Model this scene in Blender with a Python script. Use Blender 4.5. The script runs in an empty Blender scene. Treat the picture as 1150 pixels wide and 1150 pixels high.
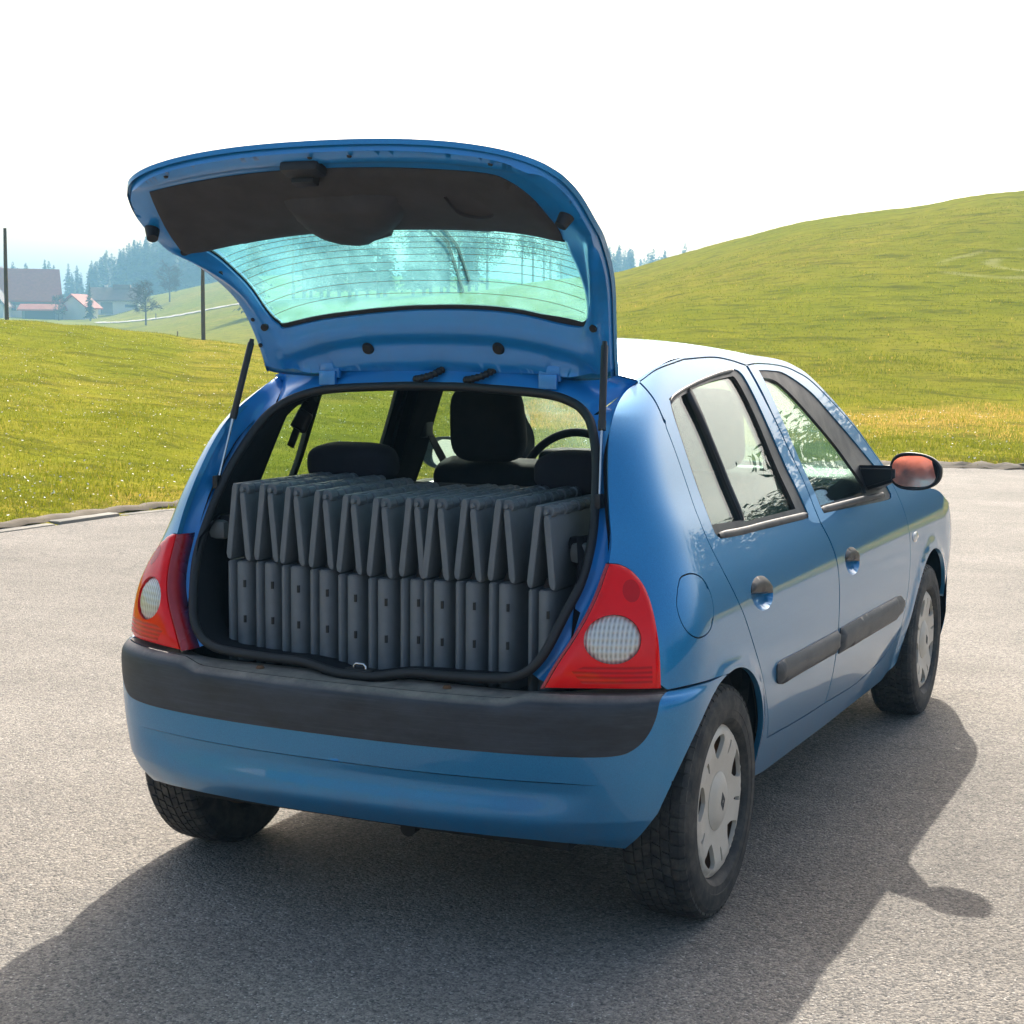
import bpy, bmesh, math, random
import numpy as np
from mathutils import Vector, Matrix
from mathutils.geometry import delaunay_2d_cdt

# ------------------------------------------------------------------ scene set-up
scene = bpy.context.scene
C = scene.collection
rng = np.random.default_rng(7)
random.seed(7)
R = math.radians

# camera (world: x right of the car, y forwards, z up, origin below the rear axle)
cam_d = bpy.data.cameras.new("camera")
cam = bpy.data.objects.new("camera", cam_d)
C.objects.link(cam)
_yaw, _pit, _rol = 0.43795, -0.10395, 0.00699
_f = Vector((-math.sin(_yaw) * math.cos(_pit), math.cos(_yaw) * math.cos(_pit), math.sin(_pit)))
_r = Vector((math.cos(_yaw), math.sin(_yaw), 0))
_u = _r.cross(_f)
_r2 = math.cos(_rol) * _r + math.sin(_rol) * _u
_u2 = -math.sin(_rol) * _r + math.cos(_rol) * _u
cam.matrix_world = Matrix(((_r2.x, _u2.x, -_f.x, 1.960), (_r2.y, _u2.y, -_f.y, -3.771), (_r2.z, _u2.z, -_f.z, 1.404), (0, 0, 0, 1)))
cam_d.sensor_width = 36.0
cam_d.lens = 36.0 * 1837.1 / 1150.0
cam_d.clip_start = 0.1
cam_d.clip_end = 6000
scene.camera = cam

# sky and sun: the sun stands ahead of the car and a little to its left
SUN = Vector((-0.235, 0.785, 0.575)).normalized()
EL = math.asin(SUN.z)
AZ = math.atan2(SUN.x, SUN.y)
world = bpy.data.worlds.new("World")
scene.world = world
world.use_nodes = True
wn = world.node_tree.nodes
bg = wn["Background"]
sky = wn.new("ShaderNodeTexSky")
sky.sky_type = 'NISHITA'
sky.sun_disc = False
sky.sun_elevation = EL
sky.sun_rotation = AZ
sky.air_density = 1.0
sky.dust_density = 7.0
sky.ozone_density = 1.0
world.node_tree.links.new(sky.outputs[0], bg.inputs[0])
bg.inputs[1].default_value = 0.12
sun_d = bpy.data.lights.new("sun", 'SUN')
sun_d.energy = 3.7
sun_d.angle = R(0.53)
sun_d.color = (1.0, 0.95, 0.86)
sun = bpy.data.objects.new("sun", sun_d)
C.objects.link(sun)
sun.rotation_euler = SUN.to_track_quat('Z', 'Y').to_euler()
sun.location = (-10, 30, 25)
vs = scene.view_settings
vs.view_transform = 'Standard'
vs.look = 'None'
vs.gamma = 1.0
vs.use_curve_mapping = False
vs.exposure = 1.22
cy = scene.cycles
cy.use_denoising = True
cy.max_bounces = 10
cy.transparent_max_bounces = 24
cy.glossy_bounces = 5
cy.transmission_bounces = 8
cy.volume_bounces = 1
cy.caustics_reflective = False
cy.caustics_refractive = False
cy.sample_clamp_indirect = 8.0

# ------------------------------------------------------------------ materials
class NT:
    """small helper to write node trees"""
    def __init__(s, name):
        s.m = bpy.data.materials.new(name)
        s.m.use_nodes = True
        s.t = s.m.node_tree
        s.b = s.t.nodes["Principled BSDF"]
        s.o = s.t.nodes["Material Output"]
    def n(s, typ, **k):
        x = s.t.nodes.new("ShaderNode" + typ)
        for a, v in k.items():
            setattr(x, a, v)
        return x
    def l(s, a, b):
        s.t.links.new(a, b)
    def inp(s, node, key, v):
        if isinstance(v, bpy.types.NodeSocket):
            s.l(v, node.inputs[key])
        else:
            node.inputs[key].default_value = v
    def coord(s, kind="Object"):
        return s.n("TexCoord").outputs[kind]
    def pos(s):
        return s.n("NewGeometry").outputs["Position"]
    def noise(s, vec, scale, detail=3, rough=0.55, out=0):
        x = s.n("TexNoise")
        s.l(vec, x.inputs["Vector"])
        x.inputs["Scale"].default_value = scale
        x.inputs["Detail"].default_value = detail
        x.inputs["Roughness"].default_value = rough
        return x.outputs[out]
    def vor(s, vec, scale, out="Distance", feature='F1'):
        x = s.n("TexVoronoi", feature=feature)
        s.l(vec, x.inputs["Vector"])
        x.inputs["Scale"].default_value = scale
        return x.outputs[out]
    def map(s, v, a, b, c=0.0, d=1.0):
        x = s.n("MapRange")
        s.inp(x, 0, v)
        for i, q in enumerate((a, b, c, d)):
            x.inputs[1 + i].default_value = q
        return x.outputs[0]
    def math(s, op, a, b=0.0):
        x = s.n("Math", operation=op)
        s.inp(x, 0, a)
        s.inp(x, 1, b)
        return x.outputs[0]
    def mix(s, f, a, b, blend='MIX'):
        x = s.n("Mix", data_type='RGBA', blend_type=blend)
        s.inp(x, 0, f)
        for i, v in ((6, a), (7, b)):
            if isinstance(v, bpy.types.NodeSocket):
                s.l(v, x.inputs[i])
            else:
                x.inputs[i].default_value = (*v, 1.0) if len(v) == 3 else v
        return x.outputs[2]
    def bump(s, h, strength=0.3, dist=0.01, nrm=None):
        x = s.n("Bump")
        s.l(h, x.inputs["Height"])
        x.inputs["Strength"].default_value = strength
        x.inputs["Distance"].default_value = dist
        if nrm is not None:
            s.l(nrm, x.inputs["Normal"])
        return x.outputs[0]
    def set(s, **k):
        names = dict(color="Base Color", rough="Roughness", metal="Metallic", normal="Normal", coat="Coat Weight",
                     coat_rough="Coat Roughness", spec="Specular IOR Level", ior="IOR", trans="Transmission Weight", sheen="Sheen Weight", alpha="Alpha",
                     sss="Subsurface Weight")
        for a, v in k.items():
            key = names[a]
            if isinstance(v, bpy.types.NodeSocket):
                s.l(v, s.b.inputs[key])
            elif a == "color":
                s.b.inputs[key].default_value = (*v, 1.0)
            else:
                s.b.inputs[key].default_value = v
        return s

M = {}
def plain(name, color, rough=0.5, metal=0.0, nscale=40.0, var=0.18, bump=0.0, bscale=200.0, **k):
    """a surface with slight mottling so that nothing is perfectly uniform"""
    n = NT(name)
    co = n.coord()
    f = n.noise(co, nscale, 4)
    dark = tuple(c * (1 - var) for c in color)
    light = tuple(min(1, c * (1 + var)) for c in color)
    n.set(color=n.mix(f, dark, light), metal=metal, **k)
    n.set(rough=n.map(n.noise(co, nscale * 0.4, 3), 0.3, 0.7, max(0.02, rough - 0.06), min(1, rough + 0.06)))
    if bump:
        n.set(normal=n.bump(n.noise(co, bscale, 3), bump, 0.002))
    M[name] = n.m
    return n.m

def m_paint():
    n = NT("blue_paint")
    co = n.coord()
    fl = n.vor(co, 900.0, "Color")
    sep = n.n("SeparateColor")
    n.l(fl, sep.inputs[0])
    base = n.mix(sep.outputs[0], (0.003, 0.178, 0.405), (0.007, 0.236, 0.505))
    p = n.pos()
    sx = n.n("SeparateXYZ")
    n.l(p, sx.inputs[0])
    low = n.map(sx.outputs[2], 0.16, 0.44, 1.0, 0.0)
    d = n.math('MULTIPLY', low, n.map(n.noise(co, 5.0, 6, 0.7), 0.40, 0.72, 0.0, 0.6))
    film = n.math('MULTIPLY', n.map(sx.outputs[2], 0.30, 0.95, 0.12, 0.01), n.map(n.noise(co, 3.0, 6, 0.7), 0.3, 0.7, 0.4, 1.0))
    dust = n.math('ADD', d, film)
    n.set(color=n.mix(dust, base, (0.17, 0.16, 0.14)), metal=0.6, rough=n.map(dust, 0, 1, 0.38, 0.75),
          coat=n.map(dust, 0, 0.8, 1.0, 0.1), coat_rough=0.008)
    M["paint"] = n.m
m_paint()

def m_jamb():
    n = NT("blue_paint_inside")
    co = n.coord()
    dust = n.map(n.noise(co, 9.0, 6, 0.7), 0.45, 0.85, 0.0, 0.28)
    n.set(color=n.mix(dust, (0.010, 0.240, 0.64), (0.10, 0.15, 0.19)), metal=0.15, rough=n.map(dust, 0, 1, 0.34, 0.7), coat=0.8, coat_rough=0.08)
    M["jamb"] = n.m
m_jamb()

def m_bumper():
    n = NT("black_bumper_plastic")
    co = n.coord()
    st = n.n("Mapping")
    n.l(co, st.inputs[0])
    st.inputs["Scale"].default_value = (1.0, 1.0, 3.0)
    f = n.noise(st.outputs[0], 3.5, 7, 0.68)
    sc = n.n("Mapping")
    n.l(co, sc.inputs[0])
    sc.inputs["Scale"].default_value = (0.6, 4.0, 40.0)
    f2 = n.noise(sc.outputs[0], 6.0, 5, 0.6)
    dust = n.math('ADD', n.map(f, 0.40, 0.72, 0.0, 0.55), n.map(f2, 0.50, 0.8, 0.0, 0.25))
    g = n.n("NewGeometry")
    sx = n.n("SeparateXYZ")
    n.l(g.outputs["Normal"], sx.inputs[0])
    up = n.map(sx.outputs[2], 0.55, 0.95, 0.0, 1.0)
    dirt = n.math('MULTIPLY', up, n.map(n.noise(co, 14.0, 7, 0.7), 0.25, 0.65, 0.15, 0.8))
    col = n.mix(dust, (0.014, 0.017, 0.023), (0.080, 0.090, 0.110))
    col = n.mix(dirt, col, (0.36, 0.31, 0.25))
    n.set(color=col, rough=n.map(f, 0.3, 0.7, 0.42, 0.62), normal=n.bump(n.noise(co, 900, 2), 0.12, 0.001))
    M["bumper_black"] = n.m
m_bumper()

def m_glass(name, tint, dirt=0.0, green=0.0):
    """window glass: Schlick reflection over a tinted clear pane, with a little dust"""
    n = NT(name)
    lw = n.n("LayerWeight")
    lw.inputs[0].default_value = 0.5
    p5 = n.math('POWER', lw.outputs["Facing"], 5.0)
    fr = n.math('ADD', n.math('MULTIPLY', p5, 0.94), 0.045)
    tr = n.n("BsdfTransparent")
    tr.inputs[0].default_value = (*tint, 1)
    gl = n.n("BsdfGlossy")
    gl.inputs[0].default_value = (1, 1, 1, 1)
    gl.inputs["Roughness"].default_value = 0.0
    mx = n.n("MixShader")
    n.l(fr, mx.inputs[0])
    n.l(tr.outputs[0], mx.inputs[1])
    n.l(gl.outputs[0], mx.inputs[2])
    out = mx.outputs[0]
    if dirt:
        co = n.coord()
        f = n.math('ADD', n.map(n.noise(co, 4.0, 7, 0.72), 0.45, 0.8, dirt * 0.25, dirt), n.map(n.noise(co, 260.0, 2, 0.6), 0.66, 0.78, 0.0, dirt * 2.2))
        tl = n.n("BsdfTranslucent")
        tl.inputs[0].default_value = (0.52, 0.85, 0.86, 1)
        df = n.n("BsdfDiffuse")
        df.inputs[0].default_value = (0.6, 0.66, 0.62, 1)
        ms = n.n("MixShader")
        ms.inputs[0].default_value = 0.35
        n.l(tl.outputs[0], ms.inputs[1])
        n.l(df.outputs[0], ms.inputs[2])
        m2 = n.n("MixShader")
        n.l(f, m2.inputs[0])
        n.l(out, m2.inputs[1])
        n.l(ms.outputs[0], m2.inputs[2])
        out = m2.outputs[0]
    n.l(out, n.o.inputs[0])
    M[name] = n.m
m_glass("side_glass", (0.82, 0.93, 0.88), 0.015)
m_glass("rear_glass", (0.62, 0.94, 0.94), 0.30)
m_glass("front_glass_clear", (0.90, 0.97, 0.94), 0.10)

plain("rubber", (0.013, 0.013, 0.014), 0.55, bump=0.1)
plain("trim_black", (0.016, 0.016, 0.018), 0.42, bump=0.05)
plain("belt_grey", (0.04, 0.042, 0.046), 0.55, var=0.25)
plain("moulding", (0.055, 0.06, 0.066), 0.5, var=0.35, nscale=12, bump=0.15, bscale=600)
plain("interior_dark", (0.009, 0.010, 0.013), 0.85, spec=0.2, bump=0.25, bscale=300)
plain("lining_beige", (0.36, 0.33, 0.28), 0.9, bump=0.2, bscale=400)
plain("carpet", (0.010, 0.010, 0.011), 0.95, bump=0.5, bscale=700)
plain("seat_cloth", (0.009, 0.010, 0.016), 0.92, bump=0.4, bscale=900)
plain("dash_grey", (0.10, 0.11, 0.11), 0.6, bump=0.1)
plain("tailgate_trim", (0.044, 0.041, 0.044), 0.85, nscale=14, var=0.5, bump=0.3, bscale=600)
plain("steel_dark", (0.05, 0.05, 0.05), 0.35, metal=0.8)
plain("steel_bright", (0.55, 0.55, 0.56), 0.2, metal=1.0)
plain("strut_black", (0.022, 0.02, 0.02), 0.42, nscale=25, var=0.6)
plain("pipe_dark", (0.03, 0.027, 0.025), 0.7, metal=0.5)
plain("rust", (0.17, 0.085, 0.04), 0.8, nscale=30, var=0.5, metal=0.2)
plain("underbody", (0.012, 0.012, 0.012), 0.85)
plain("mirror_silver", (0.9, 0.92, 0.92), 0.02, metal=1.0, var=0.01)
plain("lamp_clear", (0.62, 0.61, 0.58), 0.12, var=0.12, coat=1.0)
plain("lamp_housing", (0.40, 0.012, 0.016), 0.28, nscale=20, var=0.35, coat=0.5)

def m_lamp(name, col, lines=0.0):
    n = NT(name)
    co = n.coord()
    c = n.mix(n.noise(co, 18.0, 3), tuple(x * 0.78 for x in col), col)
    n.set(color=c, rough=0.12, coat=0.5, coat_rough=0.01, spec=0.1)
    if lines:
        w = n.n("TexWave", wave_type='BANDS', bands_direction='Z')
        n.l(co, w.inputs[0])
        w.inputs["Scale"].default_value = lines
        n.set(normal=n.bump(w.outputs[1], 0.5, 0.004))
        n.set(color=n.mix(w.outputs[1], tuple(x * 0.62 for x in col), col))
    M[name] = n.m
m_lamp("lamp_red", (0.95, 0.004, 0.006))
m_lamp("lamp_red_dark", (0.62, 0.004, 0.006))
m_lamp("lamp_red_lined", (0.84, 0.006, 0.008), 30.0)

def m_tyre():
    n = NT("tyre_rubber")
    co = n.coord()
    f = n.noise(co, 22.0, 6, 0.7)
    n.set(color=n.mix(n.map(f, 0.42, 0.75), (0.017, 0.017, 0.018), (0.085, 0.075, 0.062)), rough=0.72, normal=n.bump(n.noise(co, 300, 3), 0.15, 0.002))
    M["tyre"] = n.m
m_tyre()

def m_hubcap():
    n = NT("dusty_silver_hubcap")
    co = n.coord()
    f = n.noise(co, 9.0, 6, 0.65)
    f2 = n.noise(co, 60.0, 4, 0.6)
    d = n.math('ADD', n.map(f, 0.35, 0.75, 0.25, 0.85), n.map(f2, 0.55, 0.8, 0.0, 0.15))
    n.set(color=n.mix(d, (0.58, 0.55, 0.50), (0.53, 0.46, 0.365)), metal=n.map(d, 0, 1, 0.3, 0.0), rough=n.map(d, 0, 1, 0.32, 0.7))
    M["hubcap"] = n.m
m_hubcap()

def m_crate():
    n = NT("grey_black_plastic")
    co = n.coord()
    f = n.noise(co, 6.0, 5, 0.6)
    g = n.noise(co, 420.0, 3, 0.6)
    c = n.mix(n.map(f, 0.35, 0.7), (0.114, 0.129, 0.142), (0.174, 0.192, 0.207))
    n.set(color=c, rough=n.map(g, 0.3, 0.7, 0.48, 0.62), normal=n.bump(g, 0.25, 0.0015))
    M["crate"] = n.m
m_crate()

def m_asphalt():
    n = NT("worn_asphalt")
    p = n.pos()
    big = n.noise(p, 0.35, 5, 0.6)
    mid = n.noise(p, 2.2, 5, 0.65)
    va = n.n("TexVoronoi")
    n.l(p, va.inputs["Vector"])
    va.inputs["Scale"].default_value = 120.0
    vb = n.n("TexVoronoi")
    n.l(p, vb.inputs["Vector"])
    vb.inputs["Scale"].default_value = 240.0
    sep = n.n("SeparateColor")
    n.l(va.outputs["Color"], sep.inputs[0])
    sep2 = n.n("SeparateColor")
    n.l(vb.outputs["Color"], sep2.inputs[0])
    grain = n.noise(p, 120.0, 4, 0.75)
    stone = n.mix(sep.outputs[0], (0.085, 0.083, 0.084), (0.375, 0.338, 0.288))
    st2 = n.mix(sep2.outputs[1], (0.07, 0.069, 0.07), (0.34, 0.305, 0.258))
    c = n.mix(0.5, stone, st2)
    c = n.mix(n.map(sep2.outputs[0], 0.965, 0.99), c, (0.46, 0.43, 0.385))
    c = n.mix(n.map(grain, 0.56, 0.70, 0.0, 0.7), c, (0.045, 0.044, 0.045))
    swirl = n.n("Mapping")
    n.l(p, swirl.inputs[0])
    swirl.inputs["Rotation"].default_value = (0, 0, 0.5)
    swirl.inputs["Scale"].default_value = (0.25, 1.4, 1.0)
    lane = n.noise(swirl.outputs[0], 0.9, 5, 0.6)
    spots = n.map(n.noise(p, 0.8, 3, 0.5), 0.66, 0.74, 0.0, -0.16)
    wear = n.math('ADD', n.math('ADD', n.map(big, 0.3, 0.7, 0.86, 1.16), spots), n.math('ADD', n.map(mid, 0.3, 0.7, -0.10, 0.10), n.map(lane, 0.3, 0.7, -0.13, 0.13)))
    x = n.n("Mix", data_type='RGBA', blend_type='MULTIPLY')
    x.inputs[0].default_value = 1.0
    n.l(c, x.inputs[6])
    cc = n.n("CombineColor")
    for i in range(3):
        n.l(wear, cc.inputs[i])
    n.l(cc.outputs[0], x.inputs[7])
    mp = n.n("Mapping")
    n.l(p, mp.inputs[0])
    mp.inputs["Scale"].default_value = (0.16, 0.5, 1.0)
    dn = n.noise(p, 1.6, 4, 0.6, out=1)
    ad = n.n("VectorMath", operation='ADD')
    n.l(mp.outputs[0], ad.inputs[0])
    sc = n.n("VectorMath", operation='SCALE')
    n.l(dn, sc.inputs[0])
    sc.inputs["Scale"].default_value = 0.5
    n.l(sc.outputs[0], ad.inputs[1])
    ck = n.n("TexVoronoi", feature='DISTANCE_TO_EDGE')
    n.l(ad.outputs[0], ck.inputs["Vector"])
    ck.inputs["Scale"].default_value = 0.5
    crack = n.math('MULTIPLY', n.map(ck.outputs[0], 0.0, 0.005, 0.45, 0.0), n.map(mid, 0.45, 0.6))
    col = n.mix(crack, x.outputs[2], (0.04, 0.04, 0.04))
    h = n.math('ADD', n.math('MULTIPLY', va.outputs["Distance"], -1.0), n.math('ADD', n.math('MULTIPLY', grain, 0.8), n.math('MULTIPLY', vb.outputs["Distance"], -0.4)))
    n.set(color=col, rough=n.map(grain, 0.3, 0.7, 0.72, 0.92), normal=n.bump(h, 0.75, 0.006), spec=0.09)
    M["asphalt"] = n.m
m_asphalt()

TRACKS = ((-4.3, 48.5, 2.0), (-4.3, 48.5, 3.5))
def m_meadow():
    n = NT("meadow_grass")
    p = n.pos()
    big = n.noise(p, 0.055, 4, 0.6)
    mid = n.noise(p, 0.45, 5, 0.65)
    st = n.n("Mapping")
    n.l(p, st.inputs[0])
    st.inputs["Scale"].default_value = (0.5, 1.0, 2.2)
    tuft = n.noise(st.outputs[0], 2.6, 6, 0.72)
    fine = n.noise(p, 28.0, 4, 0.7)
    green = n.mix(n.map(mid, 0.3, 0.7), (0.155, 0.178, 0.009), (0.235, 0.232, 0.016))
    yellow = n.mix(fine, (0.36, 0.235, 0.04), (0.55, 0.36, 0.09))
    at = n.n("Attribute")
    at.attribute_name = "dry"
    dry = n.math('ADD', at.outputs["Fac"], n.map(big, 0.40, 0.75, 0.0, 0.55))
    c = n.mix(n.math('MULTIPLY', dry, n.map(n.noise(p, 0.8, 6, 0.7), 0.36, 0.64, 0.05, 1.0)), green, yellow)
    c = n.mix(n.map(tuft, 0.52, 0.66, 0.0, 0.75), c, (0.055, 0.062, 0.010))
    c = n.mix(n.map(fine, 0.35, 0.75, 0.0, 0.35), c, (0.22, 0.225, 0.025))
    st2 = n.n("Mapping")
    n.l(p, st2.inputs[0])
    st2.inputs["Scale"].default_value = (0.35, 0.9, 2.0)
    clump = n.noise(st2.outputs[0], 1.1, 5, 0.68)
    c = n.mix(n.map(clump, 0.53, 0.66, 0.0, 0.6), c, (0.070, 0.070, 0.012))
    c = n.mix(n.map(clump, 0.30, 0.44, 0.35, 0.0), c, (0.20, 0.20, 0.03))
    # two pale wheel tracks turning on the slope
    for cx_, cy_, rad in TRACKS:
        vd = n.n("VectorMath", operation='DISTANCE')
        cb = n.n("CombineXYZ")
        sx = n.n("SeparateXYZ")
        n.l(p, sx.inputs[0])
        n.l(sx.outputs[0], cb.inputs[0])
        n.l(sx.outputs[1], cb.inputs[1])
        n.l(cb.outputs[0], vd.inputs[0])
        vd.inputs[1].default_value = (cx_, cy_, 0)
        off = n.math('ABSOLUTE', n.math('SUBTRACT', vd.outputs["Value"], rad))
        tr = n.math('MULTIPLY', n.map(off, 0.10, 0.32, 0.55, 0.0), n.map(n.noise(p, 0.35, 2), 0.42, 0.56))
        c = n.mix(tr, c, (0.34, 0.33, 0.13))
    h = n.math('ADD', n.math('MULTIPLY', tuft, 1.0), n.math('ADD', n.math('MULTIPLY', fine, 0.2), n.math('MULTIPLY', clump, 1.2)))
    n.set(color=c, rough=0.85, normal=n.bump(h, 0.9, 0.12), spec=0.0)
    M["meadow"] = n.m
m_meadow()

def m_blade():
    n = NT("grass_blade")
    at = n.n("Attribute")
    at.attribute_name = "shade"
    cr = n.n("ValToRGB")
    n.l(at.outputs["Fac"], cr.inputs[0])
    e = cr.color_ramp.elements
    e[0].position = 0.0
    e[0].color = (0.115, 0.145, 0.002, 1)
    e[1].position = 1.0
    e[1].color = (0.58, 0.39, 0.10, 1)
    k = e.new(0.5)
    k.color = (0.210, 0.222, 0.003, 1)
    k = e.new(0.78)
    k.color = (0.32, 0.28, 0.02, 1)
    n.set(color=cr.outputs[0], rough=0.8, spec=0.0)
    tl = n.n("BsdfTranslucent")
    n.l(cr.outputs[0], tl.inputs[0])
    mx = n.n("MixShader")
    mx.inputs[0].default_value = 0.45
    n.l(n.b.outputs[0], mx.inputs[1])
    n.l(tl.outputs[0], mx.inputs[2])
    n.l(mx.outputs[0], n.o.inputs[0])
    M["blade"] = n.m
m_blade()

def m_leaf(name, c0, c1, tl=0.3):
    n = NT(name)
    p = n.pos()
    f = n.noise(p, 0.9, 4, 0.6)
    col = n.mix(f, c0, c1)
    n.set(color=col, rough=0.7, spec=0.2)
    t = n.n("BsdfTranslucent")
    n.l(col, t.inputs[0])
    mx = n.n("MixShader")
    mx.inputs[0].default_value = tl
    n.l(n.b.outputs[0], mx.inputs[1])
    n.l(t.outputs[0], mx.inputs[2])
    n.l(mx.outputs[0], n.o.inputs[0])
    M[name] = n.m
m_leaf("needles", (0.018, 0.036, 0.014), (0.045, 0.070, 0.026))
m_leaf("leaves", (0.035, 0.055, 0.015), (0.085, 0.105, 0.03))
m_leaf("twigs", (0.06, 0.045, 0.035), (0.10, 0.075, 0.055), 0.1)
plain("bark", (0.085, 0.065, 0.05), 0.9, nscale=3, var=0.4)
plain("pole_wood", (0.10, 0.075, 0.05), 0.85, nscale=6, var=0.4)
plain("kerb_stone", (0.20, 0.185, 0.155), 0.9, nscale=5, var=0.6, bump=0.6, bscale=60)
plain("soil", (0.105, 0.080, 0.050), 0.95, nscale=5, var=0.5, bump=0.8, bscale=25)
plain("white_render", (0.68, 0.67, 0.64), 0.9, nscale=1.2, var=0.06)
plain("grey_boards", (0.20, 0.20, 0.20), 0.85, nscale=2, var=0.25)
plain("roof_tile", (0.42, 0.10, 0.055), 0.85, nscale=2, var=0.3)
plain("roof_brown", (0.16, 0.10, 0.075), 0.85, nscale=2, var=0.3)
plain("red_wall", (0.055, 0.014, 0.008), 0.85, nscale=2, var=0.25)
plain("dark_opening", (0.03, 0.032, 0.036), 0.4)
plain("pale_path", (0.30, 0.28, 0.24), 0.9, nscale=1, var=0.15)
plain("glint_daisy_white", (0.80, 0.80, 0.76), 0.6, var=0.05)  # white painted for glints of sun in the grass, and for daisies

# ------------------------------------------------------------------ object helpers
def link(o, parent=None):
    C.objects.link(o)
    if parent is not None:
        o.parent = parent
    return o

def tag(o, label=None, cat=None, group=None, kind=None):
    if label: o["label"] = label
    if cat: o["category"] = cat
    if group: o["group"] = group
    if kind: o["kind"] = kind
    return o

def empty(name, loc=(0, 0, 0)):
    o = bpy.data.objects.new(name, None)
    o.location = loc
    o.empty_display_size = 0.2
    return link(o)

def mesh(name, v, f, mat, parent=None, smooth=True, nrm=None):
    me = bpy.data.meshes.new(name)
    me.from_pydata([tuple(map(float, p)) for p in v], [], [tuple(map(int, q)) for q in f])
    if smooth:
        me.polygons.foreach_set("use_smooth", [True] * len(me.polygons))
    if mat is not None:
        me.materials.append(M[mat] if isinstance(mat, str) else mat)
    me.update()
    if nrm is not None:
        me.normals_split_custom_set_from_vertices([tuple(map(float, q)) for q in nrm])
    o = bpy.data.objects.new(name, me)
    return link(o, parent)

def bake(bm, name, mat, parent=None, smooth=True, angle=40):
    """bmesh to object, smooth with sharp edges above an angle"""
    bmesh.ops.recalc_face_normals(bm, faces=bm.faces)
    for e in bm.edges:
        e.smooth = len(e.link_faces) == 2 and e.calc_face_angle(0) < R(angle)
    for f in bm.faces:
        f.smooth = smooth
    me = bpy.data.meshes.new(name)
    bm.to_mesh(me)
    bm.free()
    me.materials.append(M[mat])
    o = bpy.data.objects.new(name, me)
    return link(o, parent)

def add_box(bm, c, s, rot=None, bevel=0.0, seg=2):
    r = bmesh.ops.create_cube(bm, size=1.0)
    vs_ = r["verts"]
    bmesh.ops.scale(bm, vec=s, verts=vs_)
    if bevel:
        es = list({e for v in vs_ for e in v.link_edges})
        rr = bmesh.ops.bevel(bm, geom=es, offset=bevel, segments=seg, affect='EDGES', profile=0.6)
        vs_ = list({v for f in rr["faces"] for v in f.verts} | {v for v in vs_ if v.is_valid})
    if rot is not None:
        bmesh.ops.rotate(bm, cent=(0, 0, 0), matrix=rot, verts=vs_)
    bmesh.ops.translate(bm, vec=c, verts=vs_)
    return vs_

def box(name, c, s, mat, parent=None, rot=None, bevel=0.0, seg=2):
    bm = bmesh.new()
    add_box(bm, c, s, rot, bevel, seg)
    return bake(bm, name, mat, parent)

def tube_data(pts, rad, n=10, closed=False, cap=True):
    pts = np.asarray(pts, float)
    k = len(pts)
    rad = np.broadcast_to(np.asarray(rad, float), (k,))
    if closed:
        tan = np.roll(pts, -1, 0) - np.roll(pts, 1, 0)
    else:
        tan = np.gradient(pts, axis=0)
    tan /= np.linalg.norm(tan, axis=1, keepdims=True) + 1e-12
    ref = np.array([0, 0, 1.0]) if abs(tan[0][2]) < 0.9 else np.array([1.0, 0, 0])
    u = np.cross(tan[0], ref)
    u /= np.linalg.norm(u)
    V = []
    for i in range(k):
        u = u - tan[i] * (u @ tan[i])
        u /= np.linalg.norm(u)
        w = np.cross(tan[i], u)
        a = np.arange(n) * 2 * np.pi / n
        V.append(pts[i] + rad[i] * (np.cos(a)[:, None] * u + np.sin(a)[:, None] * w))
    V = np.concatenate(V)
    F = []
    for i in range(k if closed else k - 1):
        j = (i + 1) % k
        for q in range(n):
            F.append((i * n + q, i * n + (q + 1) % n, j * n + (q + 1) % n, j * n + q))
    if cap and not closed:
        F.append(tuple(range(n - 1, -1, -1)))
        F.append(tuple((k - 1) * n + q for q in range(n)))
    return V, F

def tube(name, pts, rad, mat, parent=None, n=10, closed=False):
    v, f = tube_data(pts, rad, n, closed)
    bm = bmesh.new()
    bv = [bm.verts.new(p) for p in v]
    for q in f:
        bm.faces.new([bv[i] for i in q])
    return bake(bm, name, mat, parent, angle=50)

def lathe_data(prof, n=48, axis='x'):
    """prof: (radius, along) rings about the x axis"""
    V, F = [], []
    for r_, a_ in prof:
        t = np.arange(n) * 2 * np.pi / n
        V += [(a_, r_ * math.cos(x), r_ * math.sin(x)) for x in t]
    for i in range(len(prof) - 1):
        for q in range(n):
            F.append((i * n + q, i * n + (q + 1) % n, (i + 1) * n + (q + 1) % n, (i + 1) * n + q))
    return V, F

def lathe(name, prof, mat, parent=None, n=48, angle=40):
    v, f = lathe_data(prof, n)
    bm = bmesh.new()
    bv = [bm.verts.new(p) for p in v]
    for q in f:
        bm.faces.new([bv[i] for i in q])
    bmesh.ops.remove_doubles(bm, verts=bm.verts, dist=1e-5)
    return bake(bm, name, mat, parent, angle=angle)

def pchip(xs, ys):
    xs = np.asarray(xs, float)
    ys = np.asarray(ys, float)
    h = np.diff(xs)
    d = np.diff(ys) / h
    m = np.zeros_like(xs)
    for i in range(1, len(xs) - 1):
        if d[i - 1] * d[i] > 0:
            w1 = 2 * h[i] + h[i - 1]
            w2 = h[i] + 2 * h[i - 1]
            m[i] = (w1 + w2) / (w1 / d[i - 1] + w2 / d[i])
    m[0], m[-1] = d[0], d[-1]
    def f(x):
        x = np.clip(np.asarray(x, float), xs[0], xs[-1])
        i = np.clip(np.searchsorted(xs, x, side='right') - 1, 0, len(xs) - 2)
        t = (x - xs[i]) / h[i]
        return ((2 * t**3 - 3 * t * t + 1) * ys[i] + (t**3 - 2 * t * t + t) * h[i] * m[i]
                + (-2 * t**3 + 3 * t * t) * ys[i + 1] + (t**3 - t * t) * h[i] * m[i + 1])
    return f

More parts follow.
